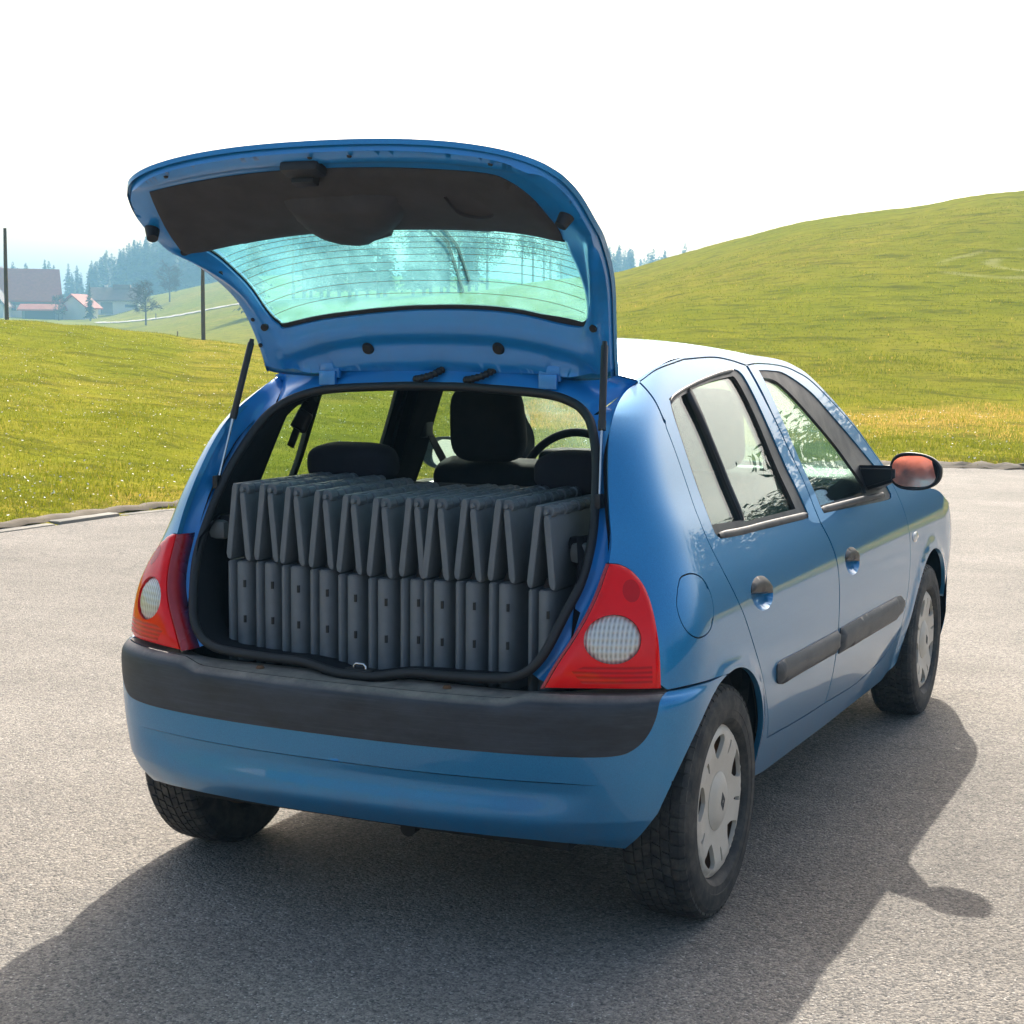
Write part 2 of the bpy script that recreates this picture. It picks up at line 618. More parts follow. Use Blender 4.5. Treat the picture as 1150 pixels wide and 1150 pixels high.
def cat(pts, n=6):
    """Catmull-Rom through the points of one smooth segment"""
    p = np.asarray(pts, float)
    if len(p) == 2:
        t = np.linspace(0, 1, n + 1)[:, None]
        return p[0] * (1 - t) + p[1] * t
    q = np.vstack([2 * p[0] - p[1], p, 2 * p[-1] - p[-2]])
    out = []
    for i in range(1, len(q) - 2):
        t = np.linspace(0, 1, n, endpoint=False)[:, None]
        a, b, c, d = q[i - 1], q[i], q[i + 1], q[i + 2]
        out.append(0.5 * (2 * b + (c - a) * t + (2 * a - 5 * b + 4 * c - d) * t * t + (3 * b - a - 3 * c + d) * t**3))
    out.append(p[-1:])
    return np.vstack(out)

def loop(segs):
    pts = np.vstack([cat(s)[:-1] for s in segs])
    return pts

def area2(p):
    x, y = p[:, 0], p[:, 1]
    return 0.5 * np.sum(x * np.roll(y, -1) - y * np.roll(x, -1))

def resample(p, step):
    p = np.asarray(p, float)
    out = []
    for a, b in zip(p, np.roll(p, -1, 0)):
        L = np.linalg.norm(b - a)
        if L < 1e-6:
            continue
        k = max(1, int(math.ceil(L / step)))
        for i in range(k):
            out.append(a + (b - a) * i / k)
    return np.array(out)

def inset_poly(p, d):
    """move every vertex of a CCW loop inwards by d"""
    a = p - np.roll(p, 1, 0)
    b = np.roll(p, -1, 0) - p
    a /= np.linalg.norm(a, axis=1, keepdims=True) + 1e-12
    b /= np.linalg.norm(b, axis=1, keepdims=True) + 1e-12
    na = np.stack([-a[:, 1], a[:, 0]], 1)
    nb = np.stack([-b[:, 1], b[:, 0]], 1)
    m = na + nb
    L = np.maximum((m * m).sum(1) / 2.0, 0.35)
    return p + m / L[:, None] * d

def inside(pts, loops):
    x, y = pts[:, 0], pts[:, 1]
    r = np.zeros(len(pts), bool)
    for p in loops:
        for a, b in zip(p, np.roll(p, -1, 0)):
            c = (a[1] > y) != (b[1] > y)
            if c.any():
                with np.errstate(divide='ignore', invalid='ignore'):
                    xi = a[0] + (y - a[1]) * (b[0] - a[0]) / (b[1] - a[1])
                r ^= c & (x < xi)
    return r

def bdist(pts, loops):
    d = np.full(len(pts), 1e9)
    for p in loops:
        for a, b in zip(p, np.roll(p, -1, 0)):
            ab = b - a
            t = np.clip(((pts - a) @ ab) / (ab @ ab + 1e-12), 0, 1)
            d = np.minimum(d, np.linalg.norm(pts - a - t[:, None] * ab, axis=1))
    return d

def region(name, fn, outer, holes=(), mat="paint", parent=None, step=0.03, off=0.0, flange=0.012, hflange=None,
           dome=None, solid=0.0, mirror=False, gap=0.0, offfn=None):
    """a panel: the part of the surface fn(u, v, offset) within a loop, with its edges turned inwards"""
    outer = np.asarray(outer, float)
    if area2(outer) < 0:
        outer = outer[::-1]
    hs = []
    for h in holes:
        h = np.asarray(h, float)
        if area2(h) < 0:
            h = h[::-1]
        hs.append(h)
    outer = resample(outer, step * 0.6)
    hs = [resample(h, step * 0.6) for h in hs]
    if gap:
        outer = inset_poly(outer, gap)
    loops = [outer] + hs
    lo, hi = outer.min(0), outer.max(0)
    gx = np.arange(lo[0] + step * 0.37, hi[0], step)
    gy = np.arange(lo[1] + step * 0.41, hi[1], step)
    GX, GY = np.meshgrid(gx, gy)
    GX = GX + (np.arange(len(gy)) % 2)[:, None] * step * 0.5
    g = np.stack([GX.ravel(), GY.ravel()], 1)
    if len(g):
        g = g[inside(g, loops)]
        if len(g):
            g = g[bdist(g, loops) > step * 0.4]
    allp = np.vstack(loops + [g]) if len(g) else np.vstack(loops)
    edges, k, rings = [], 0, []
    for p in loops:
        n = len(p)
        rings.append(list(range(k, k + n)))
        edges += [(k + i, k + (i + 1) % n) for i in range(n)]
        k += n
    res = delaunay_2d_cdt([Vector(q) for q in allp], edges, [], 0, 1e-7)
    P2 = np.array([(q.x, q.y) for q in res[0]])
    T = np.array([f for f in res[2]])
    cen = P2[T].mean(1)
    T = T[inside(cen, loops)]
    a = P2[T]
    ar = (a[:, 1, 0] - a[:, 0, 0]) * (a[:, 2, 1] - a[:, 0, 1]) - (a[:, 2, 0] - a[:, 0, 0]) * (a[:, 1, 1] - a[:, 0, 1])
    T[ar < 0] = T[ar < 0][:, ::-1]
    T = T[np.abs(ar) > 1e-10]
    # output index of every input point
    omap = {}
    for i, src in enumerate(res[3]):
        for q in src:
            omap[q] = i
    o = np.full(len(P2), float(off))
    if dome is not None:
        hgt, rad = dome
        t = np.clip(bdist(P2, loops[:1]) / rad, 0, 1)
        o = o + hgt * np.sqrt(np.clip(1 - (1 - t)**2, 0, 1))
    if offfn is not None:
        o = o + offfn(P2[:, 0], P2[:, 1])
    V, N = fn(P2[:, 0], P2[:, 1], o)
    F = T.tolist()
    nb = len(V)
    VV, NN, FF = [V], [N], list(F)
    if solid:
        V2, _ = fn(P2[:, 0], P2[:, 1], o - solid)
        VV.append(V2)
        NN.append(-N)
        FF += [(t[2] + nb, t[1] + nb, t[0] + nb) for t in F]
        flange = solid
    cnt = sum(len(x) for x in VV)
    for li, ring in enumerate(rings):
        dep = flange if li == 0 else (flange if hflange is None else hflange)
        if not dep:
            continue
        idx = []
        for q in ring:
            i = omap.get(q)
            if i is not None and (not idx or idx[-1] != i):
                idx.append(i)
        if len(idx) < 3:
            continue
        top = V[idx]
        bot, _ = fn(P2[idx, 0], P2[idx, 1], o[idx] - dep)
        tg = np.roll(top, -1, 0) - np.roll(top, 1, 0)
        fnm = np.cross(tg, N[idx])
        fnm /= np.linalg.norm(fnm, axis=1, keepdims=True) + 1e-12
        if li > 0:
            fnm = fnm * 1.0
        n = len(idx)
        VV += [top, bot]
        NN += [fnm if li == 0 else -fnm, fnm if li == 0 else -fnm]
        for i in range(n):
            j = (i + 1) % n
            q = (cnt + i, cnt + n + i, cnt + n + j, cnt + j)
            FF.append(q if li == 0 else q[::-1])
        cnt += 2 * n
    V = np.vstack(VV)
    N = np.vstack(NN)
    if mirror:
        V = V * [-1, 1, 1]
        N = N * [-1, 1, 1]
        FF = [tuple(q)[::-1] for q in FF]
    return mesh(name, V, FF, mat, parent, True, None if (dome is not None or offfn is not None) else N)

# ------------------------------------------------------------------ the car's body surface
BW = pchip([.16, .22, .30, .45, .60, .72, .80, .87, .92, .97, 1.0, 1.05, 1.1, 1.2, 1.3, 1.375],
           [.70, .722, .745, .780, .79, .785, .767, .742, .721, .702, .686, .663, .643, .602, .557, .515])
BY = pchip([.16, .30, .45, .60, .75, .9, 1.05, 1.2, 1.30, 1.375], [-.50, -.52, -.525, -.518, -.500, -.432, -.378, -.292, -.140, 0.0])
BL = pchip([.16, .6, .75, .9, 1.05, 1.2, 1.3, 1.375], [.375, .375, .372, .350, .300, .292, .34, .36])
BP = pchip([.6, .75, .9, 1.05, 1.2], [2.35, 2.5, 2.65, 2.65, 2.6])
BQ = pchip([.6, .75, .9, 1.05, 1.2], [3.25, 3.1, 3.1, 3.3, 3.6])
PW, QW = 2.35, 3.25
def smoothed(f, sig=.030):
    """the same curve with its corners relaxed, as a table"""
    z = np.arange(0.0, 1.6, .002)
    k = np.exp(-.5 * (np.arange(-60, 61) * .002 / sig)**2)
    zz = np.concatenate([z[0] - .002 * np.arange(60, 0, -1), z, z[-1] + .002 * np.arange(1, 61)])
    ff = f(zz)
    lo, hi = zz < .162, zz > 1.373                                     # carry the end slopes on, so that the ends stay put
    ff = np.where(lo, f(.162) + (zz - .162) * (f(.182) - f(.162)) / .02, ff)
    ff = np.where(hi, f(1.373) + (zz - 1.373) * (f(1.373) - f(1.353)) / .02, ff)
    g = np.convolve(ff, k / k.sum(), mode='valid')
    return lambda q: np.interp(q, z, g)
BW, BY, BL, BP, BQ = (smoothed(f) for f in (BW, BY, BL, BP, BQ))

def surf(s, z):
    """plan contour at height z: s 0..1 runs round the rear corner, beyond 1 it is metres along the flank"""
    s, z = np.broadcast_arrays(np.asarray(s, float), np.asarray(z, float))
    sg = np.where(s < 0, -1.0, 1.0)
    a = np.abs(s)
    t = np.clip(a, 0, 1) * np.pi / 2
    x = BW(z) * np.sin(t)**(2 / BP(z))
    y = BY(z) + BL(z) * (1 - np.maximum(np.cos(t), 0)**(2 / BQ(z))) + np.maximum(a - 1, 0)
    x = x - .25 * np.maximum(y - 2.75, 0)**2
    return np.stack([x * sg, y, z], -1)

def normals(f, s, z, e=2e-3):
    a = f(s + e, z) - f(s - e, z)
    b = f(s, z + e) - f(s, z - e)
    n = np.cross(a, b)
    return n / (np.linalg.norm(n, axis=-1, keepdims=True) + 1e-12)

def body(s, z, off):
    s = np.asarray(s, float)
    z = np.asarray(z, float)
    s = np.where(np.abs(s) < .004, .004, s)
    N = normals(surf, s, z)
    return surf(s, z) + N * np.asarray(off, float)[..., None], N

def s_of(y, z):
    """the s of a point of the flank at (y, z)"""
    y = np.asarray(y, float)
    z = np.asarray(z, float)
    e = y - BY(z) - BL(z)
    c = np.clip(1 - (y - BY(z)) / BL(z), 0, 1)**(BQ(z) / 2)
    return np.where(e >= 0, 1 + e, 2 / np.pi * np.arccos(np.clip(c, 0, 1)))

def yz(pts):
    p = np.asarray(pts, float)
    return np.stack([s_of(p[:, 0], p[:, 1]), p[:, 1]], 1)

# outlines on the flank, as (y, z)
TY = {
'rear_door': [[(.020,1.307),(.012,1.272),(.010,1.209),(.012,1.14),(.008,1.057),(-.004,.99),(.000,.925),(.032,.845),(.088,.754),(.164,.654),(.268,.536),(.37,.413),(.415,.35)],[(.415,.35),(.777,.325),(1.079,.311)],[(1.079,.311),(1.076,.354),(1.066,.422),(1.058,.533),(1.058,.667),(1.056,.755),(1.035,.816),(1.000,.872)],[(1.000,.872),(.990,.929),(.988,1.016),(.966,1.095),(.935,1.19),(.887,1.341)],[(.887,1.341),(.76,1.357),(.614,1.366),(.368,1.362)],[(.368,1.362),(.156,1.34),(.020,1.307)]],
'front_door': [[(1.000,.872),(1.035,.816),(1.056,.755),(1.058,.667),(1.058,.533),(1.066,.422),(1.076,.354),(1.079,.311)],[(1.079,.311),(1.491,.291),(1.807,.305)],[(1.807,.305),(1.93,.325),(2.045,.380),(2.078,.476),(2.094,.612),(2.099,.697),(2.096,.787),(2.080,.853),(2.068,.888)],[(2.068,.888),(1.99,1.000),(1.846,1.115),(1.548,1.270),(1.393,1.315),(1.242,1.336),(1.025,1.345),(.887,1.341)],[(.887,1.341),(.935,1.19),(.966,1.095),(.988,1.016),(.990,.929),(1.000,.872)]],
'rear_trim': [[(.112,1.258),(.132,1.268),(.337,1.299),(.579,1.322),(.747,1.331)],[(.747,1.331),(.793,1.322),(.817,1.295),(.842,1.206),(.868,1.092),(.892,.99),(.909,.908)],[(.909,.908),(.893,.897)],[(.893,.897),(.472,.908),(.095,.921)],[(.095,.921),(.068,.943),(.074,1.021),(.083,1.12),(.096,1.222),(.112,1.258)]],
'rear_quarter_glass': [[(.122,1.250),(.182,1.264),(.288,1.277)],[(.288,1.277),(.300,1.196),(.309,1.102),(.315,1.012),(.316,.947)],[(.316,.947),(.082,.958)],[(.082,.958),(.093,1.051),(.104,1.167),(.122,1.250)]],
'rear_glass': [[(.309,1.282),(.50,1.300),(.690,1.311)],[(.690,1.311),(.740,1.301),(.775,1.195),(.798,1.041),(.815,.932)],[(.815,.932),(.335,.941)],[(.335,.941),(.335,1.041),(.328,1.15),(.320,1.22),(.309,1.282)]],
'front_trim': [[(.985,1.324),(1.11,1.321),(1.251,1.309),(1.453,1.248),(1.6,1.168),(1.787,1.060),(1.91,.975),(1.95,.93),(1.981,.879)],[(1.981,.879),(1.907,.866),(1.443,.882),(1.071,.895)],[(1.071,.895),(1.058,.919)],[(1.058,.919),(1.050,.990),(1.035,1.075),(1.010,1.193),(.985,1.324)]],
'front_glass': [[(.995,1.304),(1.117,1.292),(1.223,1.250),(1.363,1.171),(1.525,1.070),(1.610,.993),(1.665,.935),(1.667,.909)],[(1.667,.909),(1.379,.916),(1.078,.919)],[(1.078,.919),(1.066,.985),(1.050,1.070),(1.025,1.18),(.995,1.304)]],
'fuel_flap': [[(-.250,.846),(-.222,.868),(-.171,.870),(-.122,.852),(-.100,.815),(-.112,.770),(-.157,.736),(-.222,.727),(-.262,.740),(-.280,.768),(-.276,.808),(-.250,.846)]],
}
# outlines on the surface itself, as (s, z)
TR = {
'lamp': [[(.562,.905),(.601,.902),(.643,.886),(.681,.853),(.704,.807),(.717,.752),(.727,.690),(.735,.629)],[(.735,.629),(.550,.632),(.389,.630)],[(.389,.630),(.420,.691),(.458,.748),(.493,.800),(.523,.848),(.543,.880),(.562,.905)]],
'rear_mould': [[(1.534,.545),(1.538,.558),(1.571,.563)],[(1.571,.563),(1.829,.555),(2.190,.546)],[(2.190,.546),(2.202,.476)],[(2.202,.476),(1.857,.487),(1.604,.493)],[(1.604,.493),(1.553,.507),(1.534,.545)]],
'front_mould': [[(2.223,.547),(2.599,.541),(3.008,.532)],[(3.008,.532),(3.092,.527),(3.142,.507),(3.147,.478),(3.070,.445)],[(3.070,.445),(2.646,.456),(2.239,.467)],[(2.239,.467),(2.223,.547)]],
}
TAIL = np.array([(.389,.630),(.420,.691),(.458,.748),(.493,.800),(.523,.848),(.543,.880),(.562,.905),(.585,.95),(.606,1.012),(.629,1.083),(.650,1.156),(.665,1.20),(.676,1.24),(.690,1.268),(.722,1.291),(.782,1.306)])
def arc(cy_, cz_, r_, a0, a1, n=40):
    a = np.radians(np.linspace(a0, a1, n))
    return yz(np.stack([cy_ + r_ * np.cos(a), cz_ + r_ * np.sin(a)], 1))

for _k, _v in TY.items():
    TR[_k] = [[tuple(q) for q in yz(cat(sg, 5))] for sg in _v]

car = empty("hatchback_car")
tag(car, "blue five door hatchback parked on the asphalt with its tailgate raised", "car")

def both(f):
    for mir in (False, True):
        f(mir)

rd = loop(TR['rear_door'])
fd = loop(TR['front_door'])
doors_union = np.vstack([
    np.vstack([cat(s)[:-1] for s in TR['rear_door'][:2]]), np.vstack([cat(s)[:-1] for s in TR['front_door'][1:4]]),
    np.vstack([cat(s)[:-1] for s in TR['rear_door'][4:]])])
lamp_outer = cat(TR['lamp'][0])
RA = (-.02, .285, .335)
FA = (2.485, .288, .345)

def side_outline():
    seam = cat([(.735, .626), (.895, .629), tuple(arc(*RA, 97, 98, 2)[0])])[1:]
    ra = arc(*RA, 96, 3)
    sill = yz([(.32, .255), (.5, .235), (1.2, .215), (2.0, .205), (2.12, .235)])
    fa = arc(*FA, 186, 20)
    front = yz([(2.86, .42), (2.93, .55), (2.965, .66), (2.93, .77)])
    top = yz(cat([(2.93, .77), (2.75, .832), (2.5, .862), (2.3, .880), (2.17, .893)], 6))
    pil = yz(cat([(2.17, .893), (2.08, .935), (1.99, 1.012), (1.846, 1.127), (1.548, 1.286), (1.393, 1.333), (1.242, 1.354), (1.0, 1.367), (.80, 1.371), (.60, 1.372), (.368, 1.366)], 6))[1:]
    roof = yz(cat([(.368, 1.366), (.156, 1.344), (.024, 1.313)], 6))[1:]
    return np.vstack([lamp_outer[1:-1], seam, ra[1:], sill, fa, front, top[:-1], pil, roof, cat(TAIL[6:][::-1])[:-1], [TAIL[6]]])

side_o = side_outline()
flap = loop(TR['fuel_flap'])
HANDLES = [(1.405, .762, .094, .042), (2.370, .732, .090, .041)]

def ell(cx_, cz_, a, b, n=36, tilt=0.0):
    t = np.linspace(0, 2 * np.pi, n, endpoint=False)
    x = a * np.cos(t)
    z = b * np.sin(t)
    return np.stack([cx_ + x * math.cos(tilt) - z * math.sin(tilt), cz_ + x * math.sin(tilt) + z * math.cos(tilt)], 1)

def arch_flare(s, z):
    """a slight lip standing out around the wheel arches"""
    P = surf(s, z)
    o = np.zeros(np.shape(s))
    for cy_, cz_, r_ in (RA, FA):
        d = np.hypot(P[..., 1] - cy_, P[..., 2] - cz_) - r_
        o = o + .010 * np.exp(-np.clip(d, 0, 1)**2 / .03**2)
    return o

def body_fl(s, z, off):
    s = np.asarray(s, float)
    z = np.asarray(z, float)
    f = lambda a, b: surf(a, b) + normals(surf, a, b) * arch_flare(a, b)[..., None]
    N = normals(f, s, z)
    return f(s, z) + N * np.asarray(off, float)[..., None], N

def build_side(mir):
    holes = [doors_union]
    if not mir:
        holes.append(flap)
    o = region("body_side", body_fl, side_o, holes, "paint", car, step=.03, flange=.014, mirror=mir)
    # the hidden space behind the shut lines
    for lp in (doors_union,):
        q = resample(lp, .03)
        if area2(q) < 0:
            q = q[::-1]
        q2 = inset_poly(q, .04)
        a, _ = body(q[:, 0], q[:, 1], np.full(len(q), -.034))
        b, _ = body(q2[:, 0], q2[:, 1], np.full(len(q2), -.034))
        if mir:
            a, b = a * [-1, 1, 1], b * [-1, 1, 1]
        n = len(a)
        mesh("door_jamb", np.vstack([a, b]), [(i, (i + 1) % n, n + (i + 1) % n, n + i) for i in range(n)], "rubber", o)
    if not mir:
        d = region("fuel_flap", body_fl, flap, (), "paint", car, step=.02, flange=.012, gap=.0035)
        region("flap_recess", body, inset_poly(resample(flap[::-1] if area2(flap) < 0 else flap, .02), -.004), (), "rubber", d, step=.04, off=-.016, flange=0)
both(build_side)

def build_door(mir, which):
    out = rd if which == 'rear' else fd
    trim = loop(TR[which + '_trim'])
    hs, hz, ha, hb = HANDLES[0 if which == 'rear' else 1]
    cup = ell(hs, hz, ha, hb, tilt=-.13)
    d = region(which + "_door", body, out, [trim, cup], "paint", car, step=.03, flange=.03, hflange=.012, gap=.0042, mirror=mir)
    # handle: recessed cup under a black lever
    c2 = resample(cup, .012)
    region("handle_cup", body, c2, (), "paint", d, step=.012, off=0, flange=0, dome=(-.026, .040), mirror=mir)
    lev = np.array([p for p in ell(hs + .002, hz + .002, ha * .98, hb * .99, 60, -.13)])
    u = (lev - [hs, hz]) @ [math.sin(.13), math.cos(.13)]
    lev = lev[u > .001]
    region("door_handle", body, lev, (), "trim_black", d, step=.012, off=.001, flange=.02, dome=(.008, .018), mirror=mir)
    # window surround and glass
    glasses = ['rear_quarter_glass', 'rear_glass'] if which == 'rear' else ['front_glass']
    gl = [loop(TR[g]) for g in glasses]
    t2 = inset_poly(resample(trim[::-1] if area2(trim) < 0 else trim, .02), .001)
    w = region("window_surround", body, t2, gl, "trim_black", d, step=.025, off=-.004, flange=.012, hflange=.010, mirror=mir)
    for g in gl:
        gg = resample(g[::-1] if area2(g) < 0 else g, .02)
        region("window_glass", body, inset_poly(gg, -.008), (), "side_glass", d, step=.03, off=-.012, solid=.0035, mirror=mir)
    # grey weather strips along the bottom of the window and round its top
    if which == 'rear':
        lines = [(yz([(.098, .929), (.30, .921), (.50, .917), (.899, .906)]), .018, .007), (yz([(.118, 1.252), (.150, 1.268), (.337, 1.294), (.579, 1.317), (.74, 1.326)]), .012, .004)]
        bar = yz([(.296, 1.284), (.308, 1.206), (.318, 1.118), (.325, 1.030), (.325, .945)])
        strip("divider_bar", bar, .014, .003, "trim_black", d, mir)
    else:
        lines = [(yz([(1.066, .906), (1.35, .900), (1.65, .893), (1.88, .886)]), .019, .007)]
    for pts, wd, hh in lines:
        strip("weather_strip", pts, wd, hh, "belt_grey", d, mir)
    m = loop(TR[which + '_mould'])
    region("side_moulding", body, m, (), "moulding", d, step=.018, off=.004, flange=.012, dome=(.014, .022), mirror=mir)

def strip(name, pts, wd, hgt, mat, parent, mir):
    """a rounded moulding that runs along a line of the body surface"""
    p = cat(pts, 8)
    t = np.gradient(p, axis=0)
    t /= np.linalg.norm(t, axis=1, keepdims=True)
    nrm = np.stack([-t[:, 1], t[:, 0]], 1)
    prof = [(-.5, -.004), (-.48, .5), (-.25, .95), (0, 1.0), (.25, .95), (.48, .5), (.5, -.004)]
    rows = []
    ln = np.r_[0, np.cumsum(np.linalg.norm(np.diff(p, axis=0), axis=1))]
    tp_ = np.clip(np.minimum(ln, ln[-1] - ln) / .035, .06, 1)**.6
    for a, h in prof:
        q = p + nrm * (wd * a * (.5 + .5 * tp_))[:, None]
        V, _ = body(q[:, 0], q[:, 1], (hgt * h * tp_) if h > 0 else np.full(len(q), -.008))
        rows.append(V)
    V = np.concatenate(rows)
    if mir:
        V = V * [-1, 1, 1]
    n = len(p)
    F = []
    for i in range(len(rows) - 1):
        for k in range(n - 1):
            q = (i * n + k, i * n + k + 1, (i + 1) * n + k + 1, (i + 1) * n + k)
            F.append(q[::-1] if mir else q)
    F += [tuple(i * n for i in range(len(rows)))[:: 1 if mir else -1], tuple(i * n + n - 1 for i in range(len(rows)))[:: -1 if mir else 1]]
    return mesh(name, V, F, mat, parent)

both(lambda m: build_door(m, 'rear'))
both(lambda m: build_door(m, 'front'))

# inner lining of the flanks and pillars
def build_lining(mir):
    q1 = loop(TR['rear_trim'])
    q2 = loop(TR['front_trim'])
    top = yz([(.024, 1.300), (.156, 1.332), (.368, 1.355), (.6, 1.36), (.87, 1.36), (1.1, 1.35), (1.3, 1.330), (1.5, 1.290), (1.83, 1.11), (1.98, .995), (2.03, .92)])
    o = np.vstack([cat(TAIL[1:]), cat(top)[1:], yz([(2.03, .30), (.36, .30), (.34, .52), (.1, .66), (-.1, .66)]), [(.6, .64)]])
    region("side_lining", body, o, [q1, q2], "interior_dark", car, step=.05, off=-.055, flange=0, hflange=-.045, mirror=mir)
both(build_lining)

# roof: grid between the two roof seams; the windscreen continues it
def rail_pts(lst, n):
    p = cat(lst, 12)
    d = np.r_[0, np.cumsum(np.linalg.norm(np.diff(p, axis=0), axis=1))]
    u = np.linspace(0, d[-1], n)
    q = np.stack([np.interp(u, d, p[:, 0]), np.interp(u, d, p[:, 1])], 1)
    return surf(q[:, 0], q[:, 1])

def crown(name, rail, yc, zc, mat, parent, ex=2.4, drop=0.0, m=17, solid=0.0, inset=0.0):
    n = len(rail)
    u = np.linspace(-1, 1, 2 * m - 1)
    V = np.zeros((n, len(u), 3))
    for k in range(n):
        x, y, z = rail[k]
        x -= inset
        a = np.abs(u)
        V[k, :, 0] = x * u
        V[k, :, 1] = yc[k] + (y - yc[k]) * a**2.2
        V[k, :, 2] = zc[k] - (zc[k] - z) * a**ex - drop
    w = len(u)
    F = [(k * w + i, k * w + i + 1, (k + 1) * w + i + 1, (k + 1) * w + i) for k in range(n - 1) for i in range(w - 1)]
    V = V.reshape(-1, 3)
    if solid:
        b = len(V)
        F = F + [tuple(x + b for x in q)[::-1] for q in F]
        V = np.vstack([V, V - [0, 0, solid]])
    return mesh(name, V, F, mat, parent)

railR = rail_pts(yz([(.024, 1.3133), (.156, 1.3443), (.368, 1.3665), (.60, 1.3725), (.80, 1.3715), (.95, 1.3690), (1.06, 1.3635)]), 40)
yy = railR[:, 1]
t_ = np.linspace(0, 1, 40)
yc_r = pchip([0, .3, .7, 1], [-.035, .30, .85, 1.10])(t_)
zc_r = pchip([-.05, .06, .2, .6, .9, 1.2], [1.366, 1.385, 1.402, 1.421, 1.419, 1.402])(yc_r)
roof = crown("roof", railR, yc_r, zc_r, "paint", car)
crown("headlining", railR, yc_r + np.linspace(.05, 0, 40), zc_r, "lining_beige", car, drop=.045, inset=.03)
railW = rail_pts(yz([(1.06, 1.3635), (1.242, 1.3545), (1.393, 1.3335), (1.548, 1.288), (1.846, 1.129), (1.99, 1.014), (2.08, .937), (2.17, .895)]), 40)
tw = np.linspace(0, 1, 40)
yc_w = pchip([0, .25, 1], [1.10, 1.45, 2.31])(tw)
zc_w = pchip([1.10, 1.45, 1.85, 2.31], [1.402, 1.345, 1.18, .950])(yc_w)
crown("windscreen_surround", railW[:9], yc_w[:9], zc_w[:9], "paint", car)
crown("windscreen", railW[8:], yc_w[8:], zc_w[8:], "front_glass_clear", car, drop=.006, inset=.004, solid=.004)
# bonnet, and the nose
kb = 14
yb = np.linspace(2.16, 2.96, kb)
zs_ = np.interp(yb, [2.07, 2.17, 2.3, 2.5, 2.75, 2.96], [.895, .893, .881, .864, .834, .762])
rb = surf(s_of(yb, zs_), zs_)
ycb = np.interp(yb, [2.16, 2.96], [2.30, 3.15])
zcb = pchip([2.30, 2.7, 3.0, 3.15], [.955, .925, .86, .775])(ycb)
crown("bonnet", rb, ycb, zcb, "paint", car, ex=2.2)

def nose(u, z, off):
    u = np.asarray(u, float)
    z = np.asarray(z, float)
    f = lambda a, b: np.stack([.772 * np.sin(a * np.pi / 2)**.9 * np.where(b < .3, 1 - (.3 - b) * .3, 1),
                               2.90 + (.30 - .9 * np.maximum(b - .55, 0)**1.5 - .5 * np.maximum(.3 - b, 0)) * np.maximum(np.cos(a * np.pi / 2), 0)**.75 + 0 * b, b], -1)
    N = -normals(f, np.clip(u, .02, .98), z)
    P = f(np.clip(u, .002, .998), z) + N * np.asarray(off, float)[..., None]
    return P, N
for mir in (False, True):
    region("front_bumper", nose, [(0, .20), (.998, .20), (.998, .60), (.72, .62), (.70, .66), (0, .66)], (), "paint", car, step=.05, flange=0, mirror=mir)
    region("headlamp", nose, [(.45, .66), (.70, .665), (.73, .625), (.998, .605), (.998, .74), (.6, .775), (.45, .76)], (), "lamp_clear", car, step=.04, off=.002, flange=0, mirror=mir)
region("front_grille", nose, [(0, .66), (.45, .66), (.45, .76), (0, .775)], (), "trim_black", car, step=.04, off=.001, flange=0)
region("front_grille", nose, [(0, .66), (.45, .66), (.45, .76), (0, .775)], (), "trim_black", car, step=.04, off=.001, flange=0, mirror=True)

# ------------------------------------------------------------------ rear bumper
BUW = pchip([.16, .24, .30, .45, .58, .64], [.712, .742, .772, .796, .801, .797])
BUY = pchip([.20, .255, .29, .335, .400, .418, .50, .57, .600, .613, .622], [-.47, -.505, -.535, -.553, -.544, -.546, -.55, -.557, -.553, -.541, -.515])

BUY_UP = pchip([.20, .33, .40, .50, .57, .600, .613, .622], [-.535, -.550, -.554, -.558, -.557, -.553, -.541, -.515])
CREASE = .421
def bsurf(s, z, low=False):
    s, z = np.broadcast_arrays(np.asarray(s, float), np.asarray(z, float))
    a = np.abs(s)
    sg = np.where(s < 0, -1.0, 1.0)
    t = np.clip(a, 0, 1) * np.pi / 2
    w = BUW(z)
    yr = BUY(z) if low else BUY_UP(z)
    fade = np.clip((a - .40) / .18, 0, 1)
    fade = fade * fade * (3 - 2 * fade)
    base = np.where(z > .33, BUY_UP(z), np.interp(z, [.20, .29, .33], [-.47, -.532, -.550]))
    yr = yr * (1 - fade) + base * fade
    L = .385
    mid = np.clip((a - .30) / .07, 0, 1)
    z = z - .017 * np.clip((z - .55) / .07, 0, 1) * (1 - mid * mid * (3 - 2 * mid))
    x = w * np.sin(t)**(2 / PW)
    y = yr + L * (1 - np.maximum(np.cos(t), 0)**(2 / QW)) + np.maximum(a - 1, 0)
    return np.stack([x * sg, y, z], -1)

def bump_fn(s, z, off):
    s = np.asarray(s, float)
    z = np.asarray(z, float)
    s = np.where(np.abs(s) < .004, .004, s)
    N = normals(bsurf, s, z, 1.5e-3)
    return bsurf(s, z) + N * np.asarray(off, float)[..., None], N

def bump_lo(s, z, off):
    s = np.asarray(s, float)
    z = np.asarray(z, float)
    s = np.where(np.abs(s) < .004, .004, s)
    f = lambda a, b: bsurf(a, b, True)
    N = normals(f, s, z, 1.5e-3)
    return f(s, z) + N * np.asarray(off, float)[..., None], N

